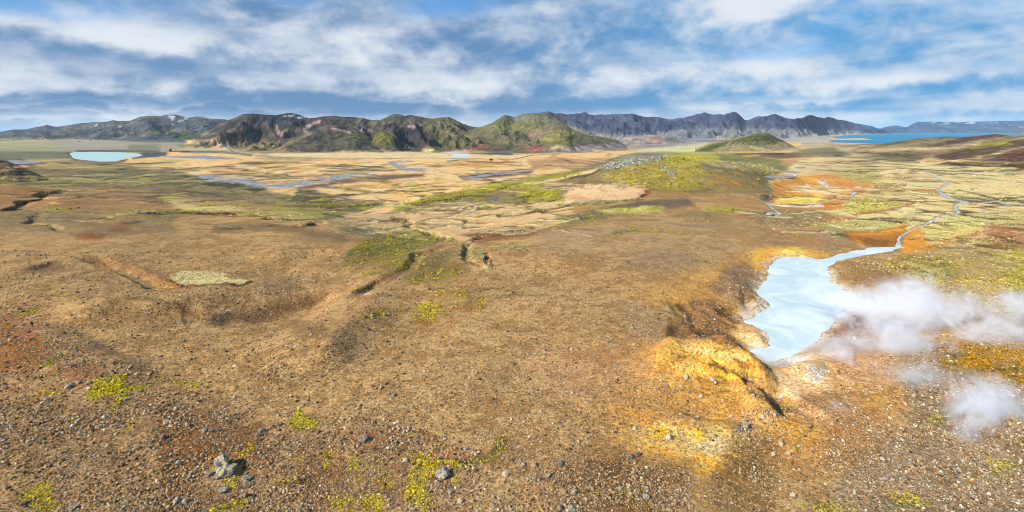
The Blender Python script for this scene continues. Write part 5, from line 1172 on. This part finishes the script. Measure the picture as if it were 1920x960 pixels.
while len(SMALL) < 245 and tries < 20000:
    tries += 1
    px, py = rg.uniform(0, 1920), rg.uniform(600, 958)
    if 1380 < px < 1620 and py < 700: continue
    d = LAY["stone"][int(py - RY0), int(px - RX0)]
    if rg.rand() < d ** 1.3 * (.35 + .65 * (py - 600) / 360) and min((px - a[0]) ** 2 + (py - a[1]) ** 2 for a in SMALL + [(n[0], n[1]) for n in NAMED]) > 90:
        SMALL.append((px, py, rg.uniform(2.2, 3.6)))
ANCH = [(420,884,"the largest mossy boulder"), (306,822,"the dark upright rock"), (486,814,"the touching rock pair"), (136,955,"the round bottom-edge rock"), (210,740,"the bright left moss cushion"),
        (575,790,"the lone round moss cushion"), (683,826,"the black lava boulder"), (831,894,"the grey boulder in moss"), (1003,874,"the rounded tan rock"), (1212,933,"the long leaning rock"),
        (1255,822,"the pinkish rock on yellow"), (1336,713,"the pale pair on ochre"), (1400,802,"the crumbly grey boulder"), (1466,835,"the egg-shaped pale stone"), (1487,931,"the isolated low pale stone"),
        (1658,880,"the two pale slope stones"), (1867,875,"the white stone by the plume"), (1795,890,"the foot of the lower steam"), (1830,690,"the golden moss bank"), (45,946,"the corner moss patch"),
        (100,680,"the scattered left moss tufts"), (640,940,"the broad bottom moss patch"), (1560,795,"the pale ground below the pool"), (955,860,"the dark moss streak")]
def where(px, py):
    a = min(ANCH, key=lambda t: (t[0] - px) ** 2 + (t[1] - py) ** 2)
    dx, dy = px - a[0], py - a[1]; d = math.hypot(dx, dy); v = "above" if dy < 0 else "below"; h = "left of" if dx < 0 else "right of"
    if abs(dx) > 2.4 * abs(dy): w_ = "directly " + h
    elif abs(dy) > 2.4 * abs(dx): w_ = "directly " + v
    else: w_ = ("upper " if dy < 0 else "lower ") + h
    return ("close by, " if d < 32 else "near, " if d < 60 else "some way off, " if d < 95 else "far off, ") + w_ + " " + a[2]
for px, py, r_ in SMALL:
    right = px > 1180
    k = rg.choice(["grey", "dark", "pale", "tan"], p=[.12, .06, .66, .16] if right else [.42, .22, .16, .20])
    size = "tiny" if r_ < 2.6 else "small" if r_ < 3.2 else "fist-like" if r_ < 4 else "larger"
    put_rock(px, py, r_, k, "%s %s stone %s" % (size, k, where(px, py)), group="small %s stones of the foreground" % k)

# ------------------------------------------------------------------ buildings far off in the valley
def mesh_obj(name, bm, mat, parent=None):
    me = bpy.data.meshes.new(name); bm.to_mesh(me); bm.free(); me.materials.append(mat)
    return link(bpy.data.objects.new(name, me), parent)
def bbox(bm, x0, x1, y0, y1, z0, z1):
    v = [bm.verts.new(p) for p in ((x0,y0,z0),(x1,y0,z0),(x1,y1,z0),(x0,y1,z0),(x0,y0,z1),(x1,y0,z1),(x1,y1,z1),(x0,y1,z1))]
    for f in ((0,3,2,1),(4,5,6,7),(0,1,5,4),(1,2,6,5),(2,3,7,6),(3,0,4,7)): bm.faces.new([v[i] for i in f])
M = {"white": mat_simple("white_plaster", (226, 224, 216), (206, 204, 196), .3), "yellow": mat_simple("yellow_green_sheeting", (200, 206, 70), (182, 190, 66), .3), "darkroof": mat_simple("dark_sheet_roof", (50, 54, 66), (40, 44, 56), .3),
     "black": mat_simple("dark_tarred_boards", (44, 40, 42), (34, 32, 36), .5), "glass": mat_simple("window_glass", (60, 76, 96), (50, 62, 80), .3, .2), "blueroof": mat_simple("blue_roof", (86, 120, 156), (74, 106, 142), .3)}
def house(px, py, L, D, Hh, rh, wall, roof, label, rot=0.0, group=None, name="farmhouse", cat="house", gable=True):
    x, y, z = hit(px, py); z = float(height(x, y))
    e = bpy.data.objects.new(name, None); e.location = (x, y, z - .3); e.rotation_euler = (0, 0, rot); link(e)
    tag(e, label, cat, group)
    bm = bmesh.new(); bbox(bm, -L/2, L/2, -D/2, D/2, 0, Hh)
    if gable:
        for sx_ in (-L/2 + .003, L/2 - .003):
            bm.faces.new([bm.verts.new(p) for p in ((sx_, -D/2, Hh), (sx_, D/2, Hh), (sx_, 0, Hh + rh * .97))])
    mesh_obj("wall", bm, wall, e)
    bm = bmesh.new()
    o = .5
    if gable:
        for s in (-1, 1):
            a = [(-L/2 - o, s * (D/2 + o), Hh - .3), (L/2 + o, s * (D/2 + o), Hh - .3), (L/2 + o, 0, Hh + rh), (-L/2 - o, 0, Hh + rh)]
            lo = [bm.verts.new(p) for p in a]; hi = [bm.verts.new((p[0], p[1], p[2] + .35)) for p in a]
            bm.faces.new(lo); bm.faces.new(hi[::-1])
            for i in range(4): bm.faces.new([lo[i], lo[(i+1) % 4], hi[(i+1) % 4], hi[i]])
        bmesh.ops.recalc_face_normals(bm, faces=bm.faces)
    else: bbox(bm, -L/2 - o, L/2 + o, -D/2 - o, D/2 + o, Hh + .004, Hh + .5)
    mesh_obj("roof", bm, roof, e)
    bm = bmesh.new(); bbox(bm, -.6, .6, -D/2 - .12, -D/2 - .004, 0, min(2.3, Hh * .8)); mesh_obj("door", bm, M["black"], e)
    n = max(1, int(L / 5))
    for i in range(n):
        wx_ = -L/2 + (i + .5) * L / n
        if abs(wx_) < 1.4: wx_ += 2.0
        bm = bmesh.new(); bbox(bm, wx_ - .7, wx_ + .7, -D/2 - .10, -D/2 - .004, Hh * .35, Hh * .75); mesh_obj("window", bm, M["glass"], e)
    return e
house(337, 267.5, 16, 10, 5, 5, M["white"], M["darkroof"], "small white farmhouse with dark gable roof, left of the yellow shed", .2)
house(331, 264.6, 22, 9, 4, 3, M["white"], M["darkroof"], "long low barn with dark roof behind the small white farmhouse", 0)
house(355, 266, 20, 11, 6, 4, M["white"], M["yellow"], "white shed with a yellow-green roof at the mountain foot", -.1, name="shed", cat="shed")
house(148, 266.5, 30, 9, 4, 3, M["white"], M["darkroof"], "low white barn, left one of two behind the turquoise lake", 0, name="barn", cat="barn")
house(163, 265.5, 42, 10, 5, 3, M["white"], M["white"], "long white barn joined to the blue-roofed house behind the turquoise lake", .35, name="barn", cat="barn")
house(169, 264.5, 16, 12, 6, 4, M["white"], M["blueroof"], "house with blue roof at the right end of the long white barn", 0)
house(319.5, 284, 7.5, 6, 13, 1, M["black"], M["black"], "tall narrow dark hut beside the road right of the turquoise lake", 0, name="hut", cat="hut", gable=False)
house(921, 301, 9, 6, 3.5, 3, M["black"], M["darkroof"], "small dark hut on the bog below the green hill", .3, name="hut", cat="hut")
# dark fence running right from the tall hut: posts with boards
x, y, z = hit(338, 285)
fe = bpy.data.objects.new("board_fence", None); fe.location = (x, y, float(height(x, y))); link(fe)
tag(fe, "long dark board fence running right from the tall dark hut", "fence")
bm = bmesh.new()
for i in range(3): bbox(bm, -44, 44, -.1, .1, .5 + i * 1.2, 1.5 + i * 1.2)
mesh_obj("boards", bm, M["black"], fe)
for i in range(12):
    bm = bmesh.new(); bbox(bm, -44 + i * 8 - .3, -44 + i * 8 + .3, -.5, -.104, -.5, 4.4); mesh_obj("post", bm, M["black"], fe)

# ------------------------------------------------------------------ steam
def mat_steam(name, dens, scale, lo, hi, stretch=(1, 1, 1), step=.35):
    m = bpy.data.materials.new(name); m.use_nodes = True
    t = NT(m.node_tree); m.node_tree.nodes.remove(m.node_tree.nodes["Principled BSDF"])
    out = m.node_tree.nodes["Material Output"]
    tcn = t.n("ShaderNodeTexCoord"); g = t.n("ShaderNodeNewGeometry")
    ln = t.n("ShaderNodeVectorMath", operation='LENGTH'); m.node_tree.links.new(tcn.outputs["Object"], ln.inputs[0])
    n = t.noise(g.outputs["Position"], scale, 7, .64, 1.9); n2_ = t.noise(g.outputs["Position"], scale * .4, 2, .5)
    fall = t.m('SUBTRACT', 1.0, ln.outputs["Value"], clamp=True)
    v = t.m('ADD', t.m('MULTIPLY', n, .75), t.m('MULTIPLY', n2_, .45))
    v = t.m('ADD', v, t.m('MULTIPLY', t.m('SUBTRACT', fall, .5), .38))
    d = t.m('MULTIPLY', t.ramp(v, lo, hi), t.ramp(fall, 0.0, .35))
    pv = t.n("ShaderNodeVolumePrincipled"); pv.inputs["Color"].default_value = (.99, .99, 1.0, 1); pv.inputs["Anisotropy"].default_value = .1
    m.node_tree.links.new(t.m('MULTIPLY', d, dens), pv.inputs["Density"])
    m.node_tree.links.new(pv.outputs[0], out.inputs["Volume"])
    m.cycles.volume_step_rate = step
    return m
def steam(px, py, Y, rx, ry, rz, mat, label, tilt=(0, 0, 0), sub=3, dz=0):
    X = (px - CX) / F * Y; Z = CZ - (py - HY) / F * Y
    V, Fc = ico(sub)
    me = np_mesh("steam", V, Fc, mat)
    o = bpy.data.objects.new("steam", me); o.location = (X, Y, Z + dz); o.scale = (rx, ry, rz); o.rotation_euler = tilt
    return tag(link(o), label, "steam", kind="stuff")
MS1 = mat_steam("drifting_steam", .46, .20, .50, .92)
MS2 = mat_steam("thin_steam", .32, .24, .50, .9)
MS3 = mat_steam("rising_steam", .62, .30, .44, .86)
MS4 = mat_steam("dense_rising_steam", .55, .45, .36, .90)
steam(1735, 583, 113, 26, 11, 9.5, MS1, "large white steam cloud drifting right from the hot pool", (0, R(-4), 0))
steam(1680, 650, 102, 14, 8, 8.0, MS1, "lower steam billows in front of the large cloud")
steam(1575, 560, 118, 13, 15, 2.8, MS2, "thin steam veil lying over the pool")
steam(1449, 690, 94, 4.2, 4, 4.0, MS4, "small steam puff at the pool's lower tip")
steam(1612, 572, 114, 10, 8, 5.2, MS1, "dense steam leaving the right shore of the pool")
steam(1850, 640, 106, 16, 9, 8.5, MS1, "steam bank at the right end of the large cloud")
steam(1560, 650, 101, 9, 6, 4.5, MS2, "steam wisps over the lower shore of the pool")
steam(1935, 585, 113, 11, 9, 6, MS2, "faint steam wisps at the right edge")
steam(1856, 765, 77, 8.0, 4.4, 7.0, MS3, "upper part of the separate steam plume spreading to the right", (0, R(25), 0))
steam(1822, 810, 74, 4.6, 3.6, 7.5, MS3, "separate pale steam plume rising low on the right", (0, R(26), 0))
steam(1800, 852, 71, 2.9, 2.6, 6.5, MS4, "middle of the separate steam plume", (0, R(20), 0))
steam(1789, 884, 69, 1.7, 1.6, 3.6, MS4, "foot of the separate steam plume where it leaves the ground", (0, R(8), 0))
steam(1560, 690, 96, 12, 7, 3.6, MS2, "faint steam over the pale ground below the pool")
steam(1740, 715, 88, 14, 6, 5.0, MS2, "thin haze of steam between the two plumes")

# ------------------------------------------------------------------ air
def haze():
    m = bpy.data.materials.new("air"); m.use_nodes = True
    m.node_tree.nodes.remove(m.node_tree.nodes["Principled BSDF"])
    pv = m.node_tree.nodes.new("ShaderNodeVolumePrincipled"); pv.inputs["Density"].default_value = 1.3e-5; pv.inputs["Color"].default_value = (.62, .80, 1.0, 1); pv.inputs["Anisotropy"].default_value = 0.0
    m.node_tree.links.new(pv.outputs[0], m.node_tree.nodes["Material Output"].inputs["Volume"])
    bm = bmesh.new(); bbox(bm, -105000, 105000, -2000, 78000, float(H.min()) - 1.5, max(float(H.max()) + 12, 60))
    bmesh.ops.recalc_face_normals(bm, faces=bm.faces)
    o = mesh_obj("haze", bm, m); tag(o, "pale blue air haze that fades the far mountains", "haze", kind="stuff")
haze()
print("H range", H.min(), H.max())
